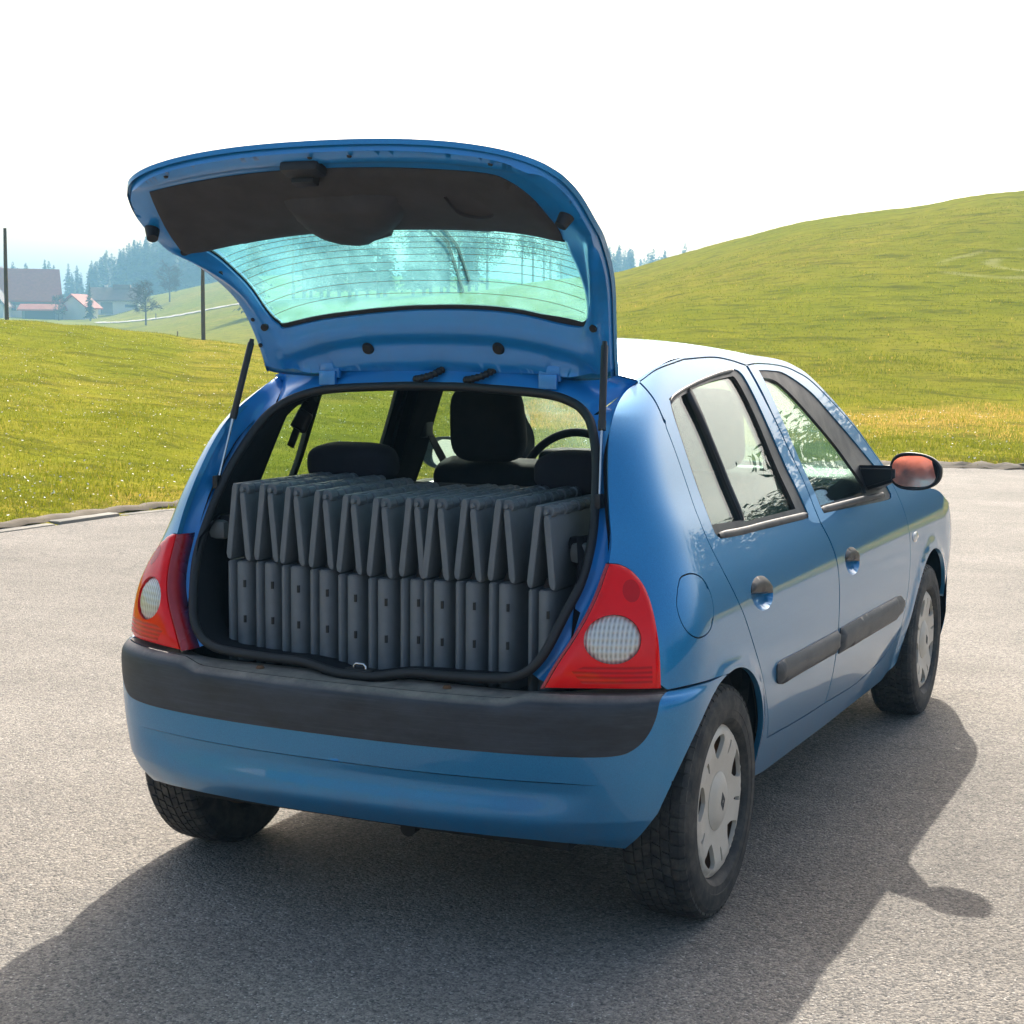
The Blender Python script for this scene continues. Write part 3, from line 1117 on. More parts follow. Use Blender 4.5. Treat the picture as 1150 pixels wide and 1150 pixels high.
arcR = arc(*RA, 98.5, 172, 26)
sb0 = .62
half = np.vstack([[(0, .288), (.25, .287), (.40, .283), (.55, .272), (.66, .258)], arcR[::-1][1:], [(1.04, .6195), (.89, .6255), (.755, .6235), (.748, .620)], [(.40, .620), (.2, .620), (0, .620)]])
full = np.vstack([half, (half * [-1, 1])[::-1][1:-1]])
strip_half = np.array([(0, .486), (.30, .486), (.50, .486), (.60, .490), (.655, .503), (.70, .530), (.730, .565), (.745, .600), (.749, .6215), (.40, .6215), (0, .6215)])
strip_half = np.vstack([cat([(0, .486), (.30, .486), (.50, .486), (.60, .490), (.65, .503), (.692, .530), (.722, .570), (.738, .6195)])[:], [(.40, .6195), (.2, .6195), (0, .6195)]])
strip_full = np.vstack([strip_half, (strip_half * [-1, 1])[::-1][1:-1]])
lower_half = np.vstack([half[:-4], [(.741, .6215)], strip_half[:-3][::-1]])
low_full = np.vstack([lower_half[:-1], [(0, .486)], (lower_half[:-1] * [-1, 1])[::-1][:-1]])
cut = lambda p, up: np.array([q for q in resample(p, .012) if (q[1] > CREASE + .001) == up])
def piece(p, up):
    """the part of the right-left symmetric outline above or below the crease"""
    q = resample(p if area2(p) > 0 else p[::-1], .012)
    sel = (q[:, 1] > CREASE) == up
    k = np.where(sel & ~np.roll(sel, 1))[0]
    if up:                                                     # two runs join across the body at the crease
        r = np.roll(q, -k[0], 0)
        m = np.roll(sel, -k[0])
        run = r[: np.argmin(m)] if not m.all() else r
        rest = r[np.argmin(m):][np.roll(sel, -k[0])[np.argmin(m):]]
        a, b = run[0], run[-1]
        body_ = np.vstack([run, rest]) if len(rest) else run
        return body_
    r = np.roll(q, -k[0], 0)
    return r[np.roll(sel, -k[0])]
lo_p = piece(low_full, False)
xs_lo = sorted([lo_p[0][0], lo_p[-1][0]])
sl_c = np.linspace(xs_lo[1], xs_lo[0], 60)
lo_poly = np.vstack([lo_p, np.c_[sl_c, np.full(60, CREASE)]]) if lo_p[-1][0] > 0 else np.vstack([lo_p, np.c_[sl_c[::-1], np.full(60, CREASE)]])
up_p = piece(low_full, True)
up_poly = np.vstack([up_p, (lambda x_: np.c_[x_, CREASE + .0045 * np.clip((.56 - np.abs(x_)) / .12, 0, 1)])(sl_c[::-1] if up_p[-1][0] < 0 else sl_c)])
bumper = region("rear_bumper", bump_fn, up_poly, (), "paint", car, step=.0095, flange=.014)
region("bumper_skirt", bump_lo, lo_poly, (), "paint", bumper, step=.0095, flange=.03)
bstrip = region("bumper_strip", bump_fn, strip_full, (), "bumper_black", car, step=.0095, off=.003, flange=.02, gap=.001)

# ledge between the bumper and the sill of the boot
sl = np.linspace(-.74, .74, 75)
e0 = bsurf(sl, np.full(75, .6195)) + [0, 0, .002]
xs_ = np.clip(np.abs(e0[:, 0]), 0, None)
yin = np.maximum(-.448 + np.clip((np.abs(e0[:, 0]) - .40) / .30, 0, 1)**2 * .25, e0[:, 1] + .03)
dip = .010 * np.exp(-(e0[:, 0] / .10)**4)
zi = np.maximum(.6105 - dip * 1.2, e0[:, 2] * 0)
e1 = np.stack([e0[:, 0] * .995, e0[:, 1] * .72 + yin * .28, e0[:, 2] * .8 + zi * .2 + .001], 1)
e2 = np.stack([e0[:, 0] * .985, e0[:, 1] * .35 + yin * .65, e0[:, 2] * .35 + zi * .65], 1)
e3 = np.stack([e0[:, 0] * .98, yin + .012, zi], 1)
V = np.vstack([e0, e1, e2, e3])
ledge = mesh("boot_sill", V, [(k * 75 + i, k * 75 + i + 1, (k + 1) * 75 + i + 1, (k + 1) * 75 + i) for k in range(3) for i in range(74)], "bumper_black", car)
for sx in (-.256, .256):
    bm = bmesh.new()
    bmesh.ops.create_cone(bm, cap_ends=True, segments=14, radius1=.011, radius2=.008, depth=.006)
    bmesh.ops.translate(bm, vec=(sx, -.478, .6115), verts=bm.verts)
    bake(bm, "sill_screw", "rust", ledge)

# ------------------------------------------------------------------ boot opening
STRIP = [(0, -.457, .611), (.05, -.457, .612), (.11, -.455, .623), (.16, -.453, .630), (.25, -.453, .631), (.37, -.453, .637), (.42, -.451, .647), (.455, -.446, .668), (.485, -.432, .71),
         (.513, -.39, .79), (.533, -.345, .86), (.535, -.29, .95), (.520, -.235, 1.05), (.50, -.185, 1.125), (.472, -.14, 1.19), (.442, -.108, 1.228), (.39, -.08, 1.257), (.30, -.064, 1.276), (.1, -.057, 1.287), (0, -.057, 1.288)]
sp = cat(STRIP, 6)
sp_full = np.vstack([sp, (sp * [-1, 1, 1])[::-1][1:-1]])
ws = tube("boot_weather_strip", sp_full, .0115, "rubber", car, n=10, closed=True)

def resamp3(p, n):
    p = np.asarray(p, float)
    d = np.r_[0, np.cumsum(np.linalg.norm(np.diff(p, axis=0), axis=1))]
    u = np.linspace(0, d[-1], n)
    return np.stack([np.interp(u, d, p[:, i]) for i in range(3)], 1)

def grid(name, rows, mat, parent, mir=False, flip=False):
    n = len(rows[0])
    V = np.vstack(rows)
    if mir:
        V = V * [-1, 1, 1]
    F = [(k * n + i, k * n + i + 1, (k + 1) * n + i + 1, (k + 1) * n + i) for k in range(len(rows) - 1) for i in range(n - 1)]
    if mir != flip:
        F = [q[::-1] for q in F]
    return mesh(name, V, F, mat, parent)

i0 = np.argmin(np.abs(sp[:, 2] - .647) + (sp[:, 0] < .3) * 9)
i1 = np.argmin(np.abs(sp[:, 0] - .442) + (sp[:, 2] < 1.1) * 9)
NJ = 46
stp = resamp3(sp[i0:i1 + 1], NJ)
tl = cat(TAIL, 8)
Ed = resamp3(surf(tl[:, 0], tl[:, 1]), NJ)
zl = np.clip((Ed[:, 2] - .86) / .10, 0, 1)[:, None]
inn = np.where(Ed[:, 2:3] < 2, 1, 1) * np.array([1.0, 0, 0])
gutter = .055 * (1 - .6 * np.clip((Ed[:, 2:3] - 1.1) / .2, 0, 1))
r0 = Ed + [-.001, .002, 0]
r1 = Ed + np.hstack([np.full((NJ, 1), -.012), gutter, np.zeros((NJ, 1))])
r1b = Ed * .55 + stp * .45 + np.hstack([np.zeros((NJ, 1)), gutter * .8, np.zeros((NJ, 1))])
r2 = stp + np.hstack([np.full((NJ, 1), .022), gutter * .7, np.zeros((NJ, 1))])
r3 = stp + [.013, .012, 0]
r4 = stp + [.004, .006, 0]
etop = np.stack([np.linspace(surf(.782, 1.306)[0], 0, 24), pchip([0, .3, .45, .54], [-.035, -.028, -.012, .012])(np.linspace(surf(.782, 1.306)[0], 0, 24)),
                 pchip([0, .2, .4, .54], [1.364, 1.358, 1.337, 1.306])(np.linspace(surf(.782, 1.306)[0], 0, 24))], 1)
stt = resamp3(sp[i1:], 24)
t0 = etop
t1 = etop + [0, .012, -.022]
t1[0] = r1[-1]
t2 = etop * .4 + stt * .6 + [0, .02, .005]
t2[0] = r1b[-1]
t3 = stt + [0, .012, .016]
t3[0] = r3[-1]
t4 = stt + [0, .006, .006]
t4[0] = r4[-1]
for mir in (False, True):
    grid("boot_jamb", [r0, r1, r1b, r2, r3, r4], "jamb", car, mir)
    grid("boot_header", [t0, t1, t2, t3, t4], "jamb", car, mir)
    # dark plastic just inside the rubber
    q = np.vstack([sp])
    cen = np.array([0, 0, .95])
    inw = (cen - q) * [1, 0, 1]
    inw /= np.linalg.norm(inw, axis=1, keepdims=True)
    a = q + [0, .004, 0]
    b = q + inw * .012 + [0, .03, 0]
    c = q - inw * .01 + [0, .13, 0]
    grid("opening_trim", [a, b, c], "interior_dark", car, mir)
# lock striker on the sill
st = box("lock_striker", (.0, -.432, .618), (.075, .03, .012), "rubber", car, bevel=.004)
tube("striker_loop", [(-.016, -.437, .62), (-.016, -.437, .630), (-.010, -.437, .635), (.010, -.437, .635), (.016, -.437, .630), (.016, -.437, .62)], .0035, "steel_bright", st, n=8)

# boot interior
def bootside(mir):
    k = -1 if mir else 1
    prof = [(.530, -.40, .60), (.545, -.33, .60), (.55, -.1, .60), (.55, .20, .60)]
    up = [np.array([(x, y, .56) for x, y, z in prof]), np.array([(x, y, .72) for x, y, z in prof]), np.array([(x - .005, min(y, 9) + .05, .90) for x, y, z in prof]), np.array([(x - .03, y + .10, .955) for x, y, z in prof])]
    grid("boot_side_trim", up, "interior_dark", car, mir, flip=True)
    box("shelf_support", (k * .505, -.17, .925), (.075, .22, .035), "interior_dark", car, bevel=.014, rot=Matrix.Rotation(R(-6), 3, 'X'))
    box("shelf_bracket", (k * .508, -.265, .915), (.055, .075, .05), "dash_grey", car, bevel=.018)
both(bootside)
box("boot_floor", (0, -.12, .575), (1.08, .64, .02), "carpet", car)
box("boot_sill_trim", (0, -.43, .592), (.84, .05, .03), "interior_dark", car, bevel=.008)

# ------------------------------------------------------------------ tail lamps
lampL = resample(loop(TR['lamp'])[::-1] if area2(loop(TR['lamp'])) < 0 else loop(TR['lamp']), .012)
eye = ell(.566, .741, .086, .0525, 48)
def build_lamp(mir):
    l = region("tail_lamp", body, lampL, [eye], "lamp_red", car, step=.014, off=.003, flange=.03, hflange=.006, gap=.0025, dome=(.008, .02), mirror=mir)
    region("clear_lens", body, eye, (), "lamp_clear_ribbed", l, step=.010, off=.0035, flange=.006, dome=(.006, .03), mirror=mir)
    region("lower_reflector", body, [(.485, .645), (.695, .645), (.69, .683), (.64, .684), (.49, .684), (.455, .672)], (), "lamp_red_lined", l, step=.012, off=.0112, flange=.004, mirror=mir)
    region("fog_bulb", body, ell(.625, .842, .030, .024), (), "lamp_red_dark", l, step=.01, off=.0112, flange=.001, mirror=mir)
    # inner flank of the lamp, uncovered by the open tailgate
    m_ = Ed[:, 2] < .905
    k = m_.sum()
    a = r0[:k] + [.002, -.002, 0]
    b = Ed[:k] + [-.006, -.004, 0]
    c = r1[:k] + [-.006, .004, 0]
    d = r1[:k] + [.004, .006, 0]
    grid("lamp_flank", [a, b, c, d], "lamp_housing", l, mir)
n = NT("clear_ribbed_lens")
co = n.coord()
w1 = n.n("TexWave", wave_type='BANDS', bands_direction='X')
n.l(co, w1.inputs[0]); w1.inputs["Scale"].default_value = 34.0
w2 = n.n("TexWave", wave_type='BANDS', bands_direction='Z')
n.l(co, w2.inputs[0]); w2.inputs["Scale"].default_value = 20.0
hh = n.math('ADD', w1.outputs[1], n.math('MULTIPLY', w2.outputs[1], .6))
blot = n.noise(co, 30.0, 3)
n.set(color=n.mix(w1.outputs[1], n.mix(w2.outputs[1], (.34, .32, .29), (.50, .475, .43)), n.mix(blot, (.62, .60, .56), (.72, .70, .66))), rough=.16, coat=1.0, coat_rough=.01, metal=.25, normal=n.bump(hh, .55, .003))
M["lamp_clear_ribbed"] = n.m
both(build_lamp)

# ------------------------------------------------------------------ raised tailgate
TH = R(93)
TP = np.array([0, -.03, 1.36])
TD = np.array([0, .03, -.03])
def swing(P, vec=False):
    P = np.asarray(P, float)
    if not vec:
        P = P - TP
    c, s = math.cos(TH), math.sin(TH)
    q = np.stack([P[..., 0], P[..., 1] * c + P[..., 2] * s, -P[..., 1] * s + P[..., 2] * c], -1)
    return q if vec else q + TP + TD

def gate(s, z, off):
    P, N = body(s, z, off)
    near = np.abs(np.asarray(s, float)) < .05
    if near.any():
        N2 = N.copy()
        N2[near, 0] *= np.abs(np.asarray(s)[near]) / .05
        N2 /= np.linalg.norm(N2, axis=-1, keepdims=True)
        P = P + (N2 - N) * np.asarray(off, float)[..., None]
        N = N2
    return swing(P), swing(N, True)

def gate_in(s, z, off):
    """the same surface seen from inside: offsets grow inwards"""
    P, N = gate(s, z, -np.asarray(off, float))
    return P, -N

TGH = [(0, .700), (.15, .703), (.27, .707), (.36, .717), (.425, .739), (.472, .775), (.508, .822), (.535, .868), (.557, .910), (.577, .95), (.598, 1.012), (.621, 1.083), (.640, 1.156), (.648, 1.20), (.656, 1.24), (.670, 1.275), (.692, 1.300)]
tgh = np.vstack([cat(TGH[:6], 6)[:-1], cat(TGH[5:], 6)])
tgh = np.vstack([tgh, cat([(.692, 1.300), (.6, 1.320), (.47, 1.340), (.34, 1.352), (.18, 1.362), (0, 1.366)], 5)[1:]])
tg_out = np.vstack([tgh, (tgh * [-1, 1])[::-1][1:-1]])
GL = [(-.505,1.010),(-.512,1.07),(-.533,1.142),(-.541,1.215),(-.530,1.245),(-.505,1.262),(-.464,1.272),(-.238,1.277),(-.1,1.276),(.018,1.273),(.192,1.273),(.351,1.275),(.45,1.271),(.495,1.264),(.512,1.245),(.506,1.215),(.477,1.16),(.442,1.085),(.420,1.030),(.277,1.035),(.134,1.038),(.017,1.036),(-.161,1.040),(-.334,1.035)]
glass_l = cat(GL + [GL[0]], 4)[:-1]
def flip_uv(p):
    return np.asarray(p, float)
class Rev:
    """regions on the inner face need their loops mirrored so that they face the inside"""
    def __init__(s, base): s.b = base
    def __call__(s, u, v, o):
        return s.b(-np.asarray(u, float), v, o)
gin = Rev(gate_in)
def mi(p):
    return np.asarray(p, float) * [-1, 1]

def gate_ridges(u, v):
    """pressed channels of the inner frame (depth inwards is positive)"""
    s = np.abs(u)
    o = np.zeros_like(s)
    edge = bdist(np.stack([s, v], 1), [tg_out])
    o -= .010 * (1 - np.clip((edge - .010) / .05, 0, 1))**2
    gd = bdist(np.stack([-u, v], 1), [glass_l])
    o -= .012 * (1 - np.clip(gd / .022, 0, 1))
    low = np.clip((v - 1.272) / .02, 0, 1) * np.clip((.58 - s) / .06, 0, 1)
    o += low * .014 * np.exp(-((v - 1.301) / .010)**2)
    o -= low * .018 * np.exp(-((v - 1.318) / .009)**2)
    o += low * .012 * np.exp(-((v - 1.336) / .008)**2)
    side = np.clip((v - .93) / .05, 0, 1) * np.clip((1.26 - v) / .05, 0, 1)
    o += side * .012 * np.exp(-((s - .565) / .018)**2)
    bot = np.clip((.79 - v) / .02, 0, 1)
    o += bot * .007 * np.exp(-((v - .738) / .010)**2)
    return o

tail = region("tailgate", gate, tg_out, [glass_l], "paint", car, step=.03, flange=.012, hflange=.006)
region("inner_frame", gin, mi(tg_out), [mi(glass_l)], "jamb", tail, step=.013, off=.034, flange=.026, hflange=.03, offfn=gate_ridges, gap=.009)
gg = resample(glass_l if area2(glass_l) > 0 else glass_l[::-1], .02)
region("rear_window", gate, inset_poly(gg, -.02), (), "rear_glass", tail, step=.03, off=-.006, solid=.004)
# black printed border and rubber round the pane
gin2 = inset_poly(gg, .006)
region("pane_seal", gin, mi(inset_poly(gg, -.012)), [mi(gin2)], "rubber", tail, step=.03, off=.013, flange=.006, hflange=.006)
bl = np.array([(-.468, 1.270), (-.25, 1.273), (-.073, 1.272), (.077, 1.270), (.259, 1.270), (.490, 1.262)])
bl2 = np.array([(.50, 1.272), (.36, 1.290), (.2, 1.295), (0, 1.297), (-.25, 1.294), (-.48, 1.281)])
region("printed_border", gin, mi(np.vstack([cat(bl, 5), bl2])), (), "trim_black", tail, step=.03, off=.0125, flange=.002)
# heating wires
for i in range(9):
    v0 = 1.085 + i * .0205
    u = np.linspace(-.515 - .02 * min(i, 6) / 6, .432 + .06 * min(i, 6) / 6, 40)
    V, N = gate(u, v0 - .10 * 0 + .0 * u, np.full(40, -.0115))
    tube("heating_wire", V, .0006, "rust", tail, n=4)
# inner trim panel with the bulge over the wiper motor
TRM = [(-.384,.768),(-.227,.777),(-.058,.777),(.011,.779),(.056,.782),(.178,.787),(.285,.784),(.325,.797),(.375,.845),(.405,.893),(.435,.955),(.442,1.012),(.437,1.025),(.292,1.032),(.148,1.036),(.027,1.036),(-.139,1.040),(-.306,1.038),(-.469,1.020),(-.525,1.000),(-.551,.990),(-.52,.960),(-.44,.863)]
trm = cat(TRM + [TRM[0]], 3)[:-1]
TON = [(-.098, .865), (-.108, .93), (-.112, .985), (-.104, 1.030), (-.075, 1.063), (-.036, 1.076), (-.008, 1.064), (.014, 1.025), (.038, .985), (.055, .945), (.062, .90), (.05, .865)]
ton = cat(TON + [TON[0]], 4)[:-1]
rec = cat([(.154, .874), (.205, .864), (.238, .882), (.252, .932), (.21, .955), (.165, .942), (.154, .874)], 5)[:-1]
tp = region("inner_trim_panel", gin, mi(trm), [mi(rec)], "tailgate_trim", tail, step=.018, off=.036, flange=.02, hflange=.02, dome=(.010, .03))
region("wiper_motor_cover", gin, mi(ton), (), "tailgate_trim", tp, step=.016, off=.040, flange=.03, dome=(.034, .05))
region("pull_recess", gin, mi(rec), (), "tailgate_trim", tp, step=.016, off=.0385, flange=0)
# latch, buffers, plugs
def gpt(u, v, off):
    P, N = gate(np.array([u]), np.array([v]), np.array([-off]))
    return P[0], -N[0]
def stud(name, u, v, off, rad, hgt, mat, parent, seg=14):
    P, N = gpt(u, v, off)
    bm = bmesh.new()
    r_ = bmesh.ops.create_cone(bm, cap_ends=True, segments=seg, radius1=rad, radius2=rad * .72, depth=hgt)
    bmesh.ops.transform(bm, matrix=Matrix.Translation(P + N * hgt * .5) @ Vector(N).to_track_quat('Z', 'Y').to_matrix().to_4x4(), verts=bm.verts)
    return bake(bm, name, mat, parent)
for u, v in ((-.505, .880), (.480, .882)):
    stud("rubber_buffer", u, v, .026, .019, .034, "rubber", tail)
for u, v in ((-.565, 1.254), (.565, 1.254), (-.535, .985), (-.56, 1.10)):
    stud("rubber_buffer", u, v, .022, .013, .018, "rubber", tail)
for u, v in ((-.171, 1.322), (.155, 1.321)):
    stud("grommet", u, v, .027, .017, .008, "rubber", tail, 20)
for u, v in ((-.30, .722), (.320, .724), (-.005, .718), (.042, .718), (-.64, 1.27), (-.61, 1.235), (.64, 1.27)):
    stud("drain_plug", u, v, .0325, .0060, .0035, "rubber", tail)
P, N = gpt(-.022, .758, .03)
ax = Vector(N).to_track_quat('Z', 'Y').to_matrix()
lt = bmesh.new()
add_box(lt, (0, 0, .012), (.10, .05, .03), bevel=.01)
add_box(lt, (-.012, -.034, .022), (.06, .03, .03), bevel=.006)
bmesh.ops.transform(lt, matrix=Matrix.Translation(P) @ ax.to_4x4(), verts=lt.verts)
lo_ = bake(lt, "latch", "rubber", tail)
# rear wiper on the outside of the pane
a_, _ = gate(np.array([.035, .055, .060]), np.array([1.06, 1.16, 1.255]), np.array([.014, .02, .014]))
tube("wiper_arm", a_, [.006, .005, .004], "trim_black", tail, n=6)
b_, _ = gate(np.array([.066, .078, .083]), np.array([1.08, 1.16, 1.235]), np.array([.008, .010, .008]))
tube("wiper_blade", b_, .005, "trim_black", tail, n=6)
# hinges, wiring sleeves
for sx in (-1, 1):
    h = box("hinge", (sx * .318, -.045, 1.325), (.060, .014, .040), "jamb", car, bevel=.004)
    box("hinge_plate", (sx * .318, -.058, 1.305), (.05, .012, .038), "jamb", h, bevel=.004)
for x0 in (-.02, .125):
    pts = cat([(x0 - .045, -.040, 1.305), (x0 - .02, -.058, 1.308), (x0 + .012, -.052, 1.318), (x0 + .03, -.03, 1.332)], 8)
    rr = .009 + .0018 * np.sin(np.arange(len(pts)) * 2.2)
    tube("wiring_sleeve", pts, rr, "rubber", car, n=8)
# gas struts
for sx in (-1, 1):
    top = np.array([sx * .500, -.140, 1.405])
    bot = np.array([sx * .536, -.250, 1.035])
    d = bot - top
    g = tube("gas_strut", [top + d * t for t in (0, .02, .03, .55, .56)], [.006, .0066, .0088, .0088, .007], "strut_black", car, n=12)
    tube("strut_rod", [top + d * .55, bot], .0034, "steel_bright", g, n=8)
    tube("strut_cap", [top + d * .50, top + d * .56], .0098, "strut_black", g, n=12)
    box("strut_foot", tuple(bot), (.016, .03, .034), "rubber", g, bevel=.005)

# ------------------------------------------------------------------ wheels
def hub_fn(side):
    def f(u, v, off):
        u = np.asarray(u, float); v = np.asarray(v, float)
        r = np.hypot(u, v)
        prof = np.interp(r, [0, .045, .062, .066, .10, .15, .175, .187], [.012, .010, .004, .0, .004, .010, .007, -.004])
        x = prof + np.asarray(off, float)
        P = np.stack([x, u, v], -1)
        h = 1e-3
        dr = (np.interp(r + h, [0, .045, .062, .066, .10, .15, .175, .187], [.012, .010, .004, .0, .004, .010, .007, -.004]) - prof) / h
        N = np.stack([np.ones_like(r), -dr * u / (r + 1e-9), -dr * v / (r + 1e-9)], -1)
        N /= np.linalg.norm(N, axis=-1, keepdims=True)
        return P, N
    return f
def polar(pts):
    p = np.asarray(pts, float)
    return np.stack([p[:, 0] * np.cos(p[:, 1]), p[:, 0] * np.sin(p[:, 1])], 1)

def make_wheel(name):
    w = tag(empty(name), None)
    w.parent = car
    # sidewall and carcass (x outward)
    prof = [(.178, -.066), (.190, -.078), (.215, -.086), (.245, -.087), (.268, -.080), (.281, -.066), (.2835, -.03), (.2845, 0), (.2835, .03), (.281, .066), (.276, .074), (.268, .080), (.262, .0835), (.2615, .0828), (.245, .087), (.225, .0865), (.2245, .0858), (.205, .084), (.196, .078), (.192, .072), (.187, .058)]
    t = lathe("tyre", prof, "tyre", w, 72, angle=25)
    # tread blocks
    V, F = [], []
    NB = 54
    def blk(x0, x1, a0, a1, sk0, sk1, rr0, rr1):
        b = len(V)
        g = .0
        for r_, sh in ((0, 0), (.0075, .06)):
            for (x, a, rb) in ((x0, a0 + sk0, rr0), (x1, a0 + sk1, rr1), (x1, a1 + sk1, rr1), (x0, a1 + sk0, rr0)):
                xx = x + (sh * (0.5 * (x0 + x1) - x)) * .6
                rad = rb - .003 + r_
                V.append((xx, rad * math.cos(a), rad * math.sin(a)))
        for q in ((4, 5, 6, 7), (0, 1, 5, 4), (1, 2, 6, 5), (2, 3, 7, 6), (3, 0, 4, 7)):
            F.append(tuple(b + i for i in q))
    da = 2 * math.pi / NB
    for i in range(NB):
        a = i * da
        for sg in (-1, 1):
            blk(sg * .0025, sg * .021, a, a + da * .84, 0, .030, .2845, .2842)
            blk(sg * .0245, sg * .043, a + da * .3, a + da * 1.12, .035, .055, .2842, .2836)
            blk(sg * .047, sg * .0665, a + da * .5, a + da * 1.30, .06, .065, .2835, .2815)
            blk(sg * .0665, sg * .0775, a + da * .5, a + da * 1.30, .065, .065, .2810, .2735)
    tr = mesh("tread", V, F, "tyre", w, smooth=False)
    tag(tr, kind="stuff")
    # hub cap
    outer = polar([(.187, a) for a in np.linspace(0, 2 * np.pi, 96, endpoint=False)])
    holes = []
    for k in range(5):
        c = math.pi / 2 + k * 2 * math.pi / 5
        h = .28
        pts = [(.108, c), (.122, c + .15), (.145, c + h * .86), (.160, c + h * .93), (.166, c + h * .72), (.168, c), (.166, c - h * .72), (.160, c - h * .93), (.145, c - h * .86), (.122, c - .15), (.108, c)]
        holes.append(cat(polar(pts), 4)[:-1])
        c2 = c + math.pi / 5
        sl_ = [(.118, c2), (.128, c2 + .035), (.158, c2 + .035), (.158, c2 - .035), (.128, c2 - .035)]
        holes.append(polar(sl_))
    hc = region("hub_cap", hub_fn(1), outer, holes, "hubcap", w, step=.010, off=.066, flange=.02, hflange=.011)
    region("cap_disc", hub_fn(1), polar([(.072, a) for a in np.linspace(0, 2 * np.pi, 64, endpoint=False)]), (), "hubcap", hc, step=.012, off=.0675, flange=.006, dome=(.002, .006))
    for q, (sx, sz) in enumerate(((.016, .024), (.0085, .014))):
        o_ = np.array([(sx, 0), (0, sz), (-sx, 0), (0, -sz)])
        i_ = o_ * (.72 if q == 0 else .6)
        region("badge", hub_fn(1), o_, [i_], "belt_grey", hc, step=.006, off=.0705, flange=.004)
    lathe("steel_rim", [(.0, .030), (.10, .020), (.12, .006), (.15, .000), (.172, .020), (.185, .060), (.190, .062), (.190, -.066), (.178, -.066), (.165, -.03), (.12, -.02), (0, -.02)], "rust", w, 40)
    return w

wheel0 = make_wheel("wheel")
def place_wheel(w, x, y, flip, rot):
    w.location = (x, y, .2845)
    w.rotation_euler = (rot, 0, math.pi if flip else 0)
def dup_tree(o, parent):
    c = o.copy()
    C.objects.link(c)
    c.parent = parent
    for ch in [q for q in bpy.data.objects if q.parent == o]:
        dup_tree(ch, c)
    return c
place_wheel(wheel0, .690, 0, False, .12)
for x, y, fl, ro in ((.705, 2.472, False, .5), (-.690, 0, True, .9), (-.705, 2.472, True, 1.4)):
    place_wheel(dup_tree(wheel0, car), x, y, fl, ro)

# wheel wells and underbody
for sx in (-1, 1):
    for cy_, r_ in ((-.02, .352), (2.475, .36)):
        a = np.radians(np.linspace(0, 168, 30))
        rows = [np.stack([np.full(30, sx * x), cy_ + rr_ * np.cos(a), .285 + rr_ * np.sin(a)], 1) for x, rr_ in ((.715, r_), (.70, r_), (.50, r_), (.50, .02))]
        grid("wheel_well", rows, "underbody", car, flip=sx < 0)
box("floor_pan", (0, 1.2, .27), (1.06, 3.2, .06), "underbody", car)
box("rear_floor_pan", (0, -.25, .40), (.98, .44, .22), "underbody", car, bevel=.03)
sil = box("rear_axle", (0, .02, .27), (1.2, .09, .08), "underbody", car, bevel=.02)
tube("exhaust_pipe", [(.08, .3, .26), (.10, -.2, .25), (.11, -.40, .235)], .020, "pipe_dark", car, n=12)
for sx in (-1, 1):
    box("door_sill", (sx * .62, 1.25, .30), (.16, 1.75, .14), "underbody", car, bevel=.02)

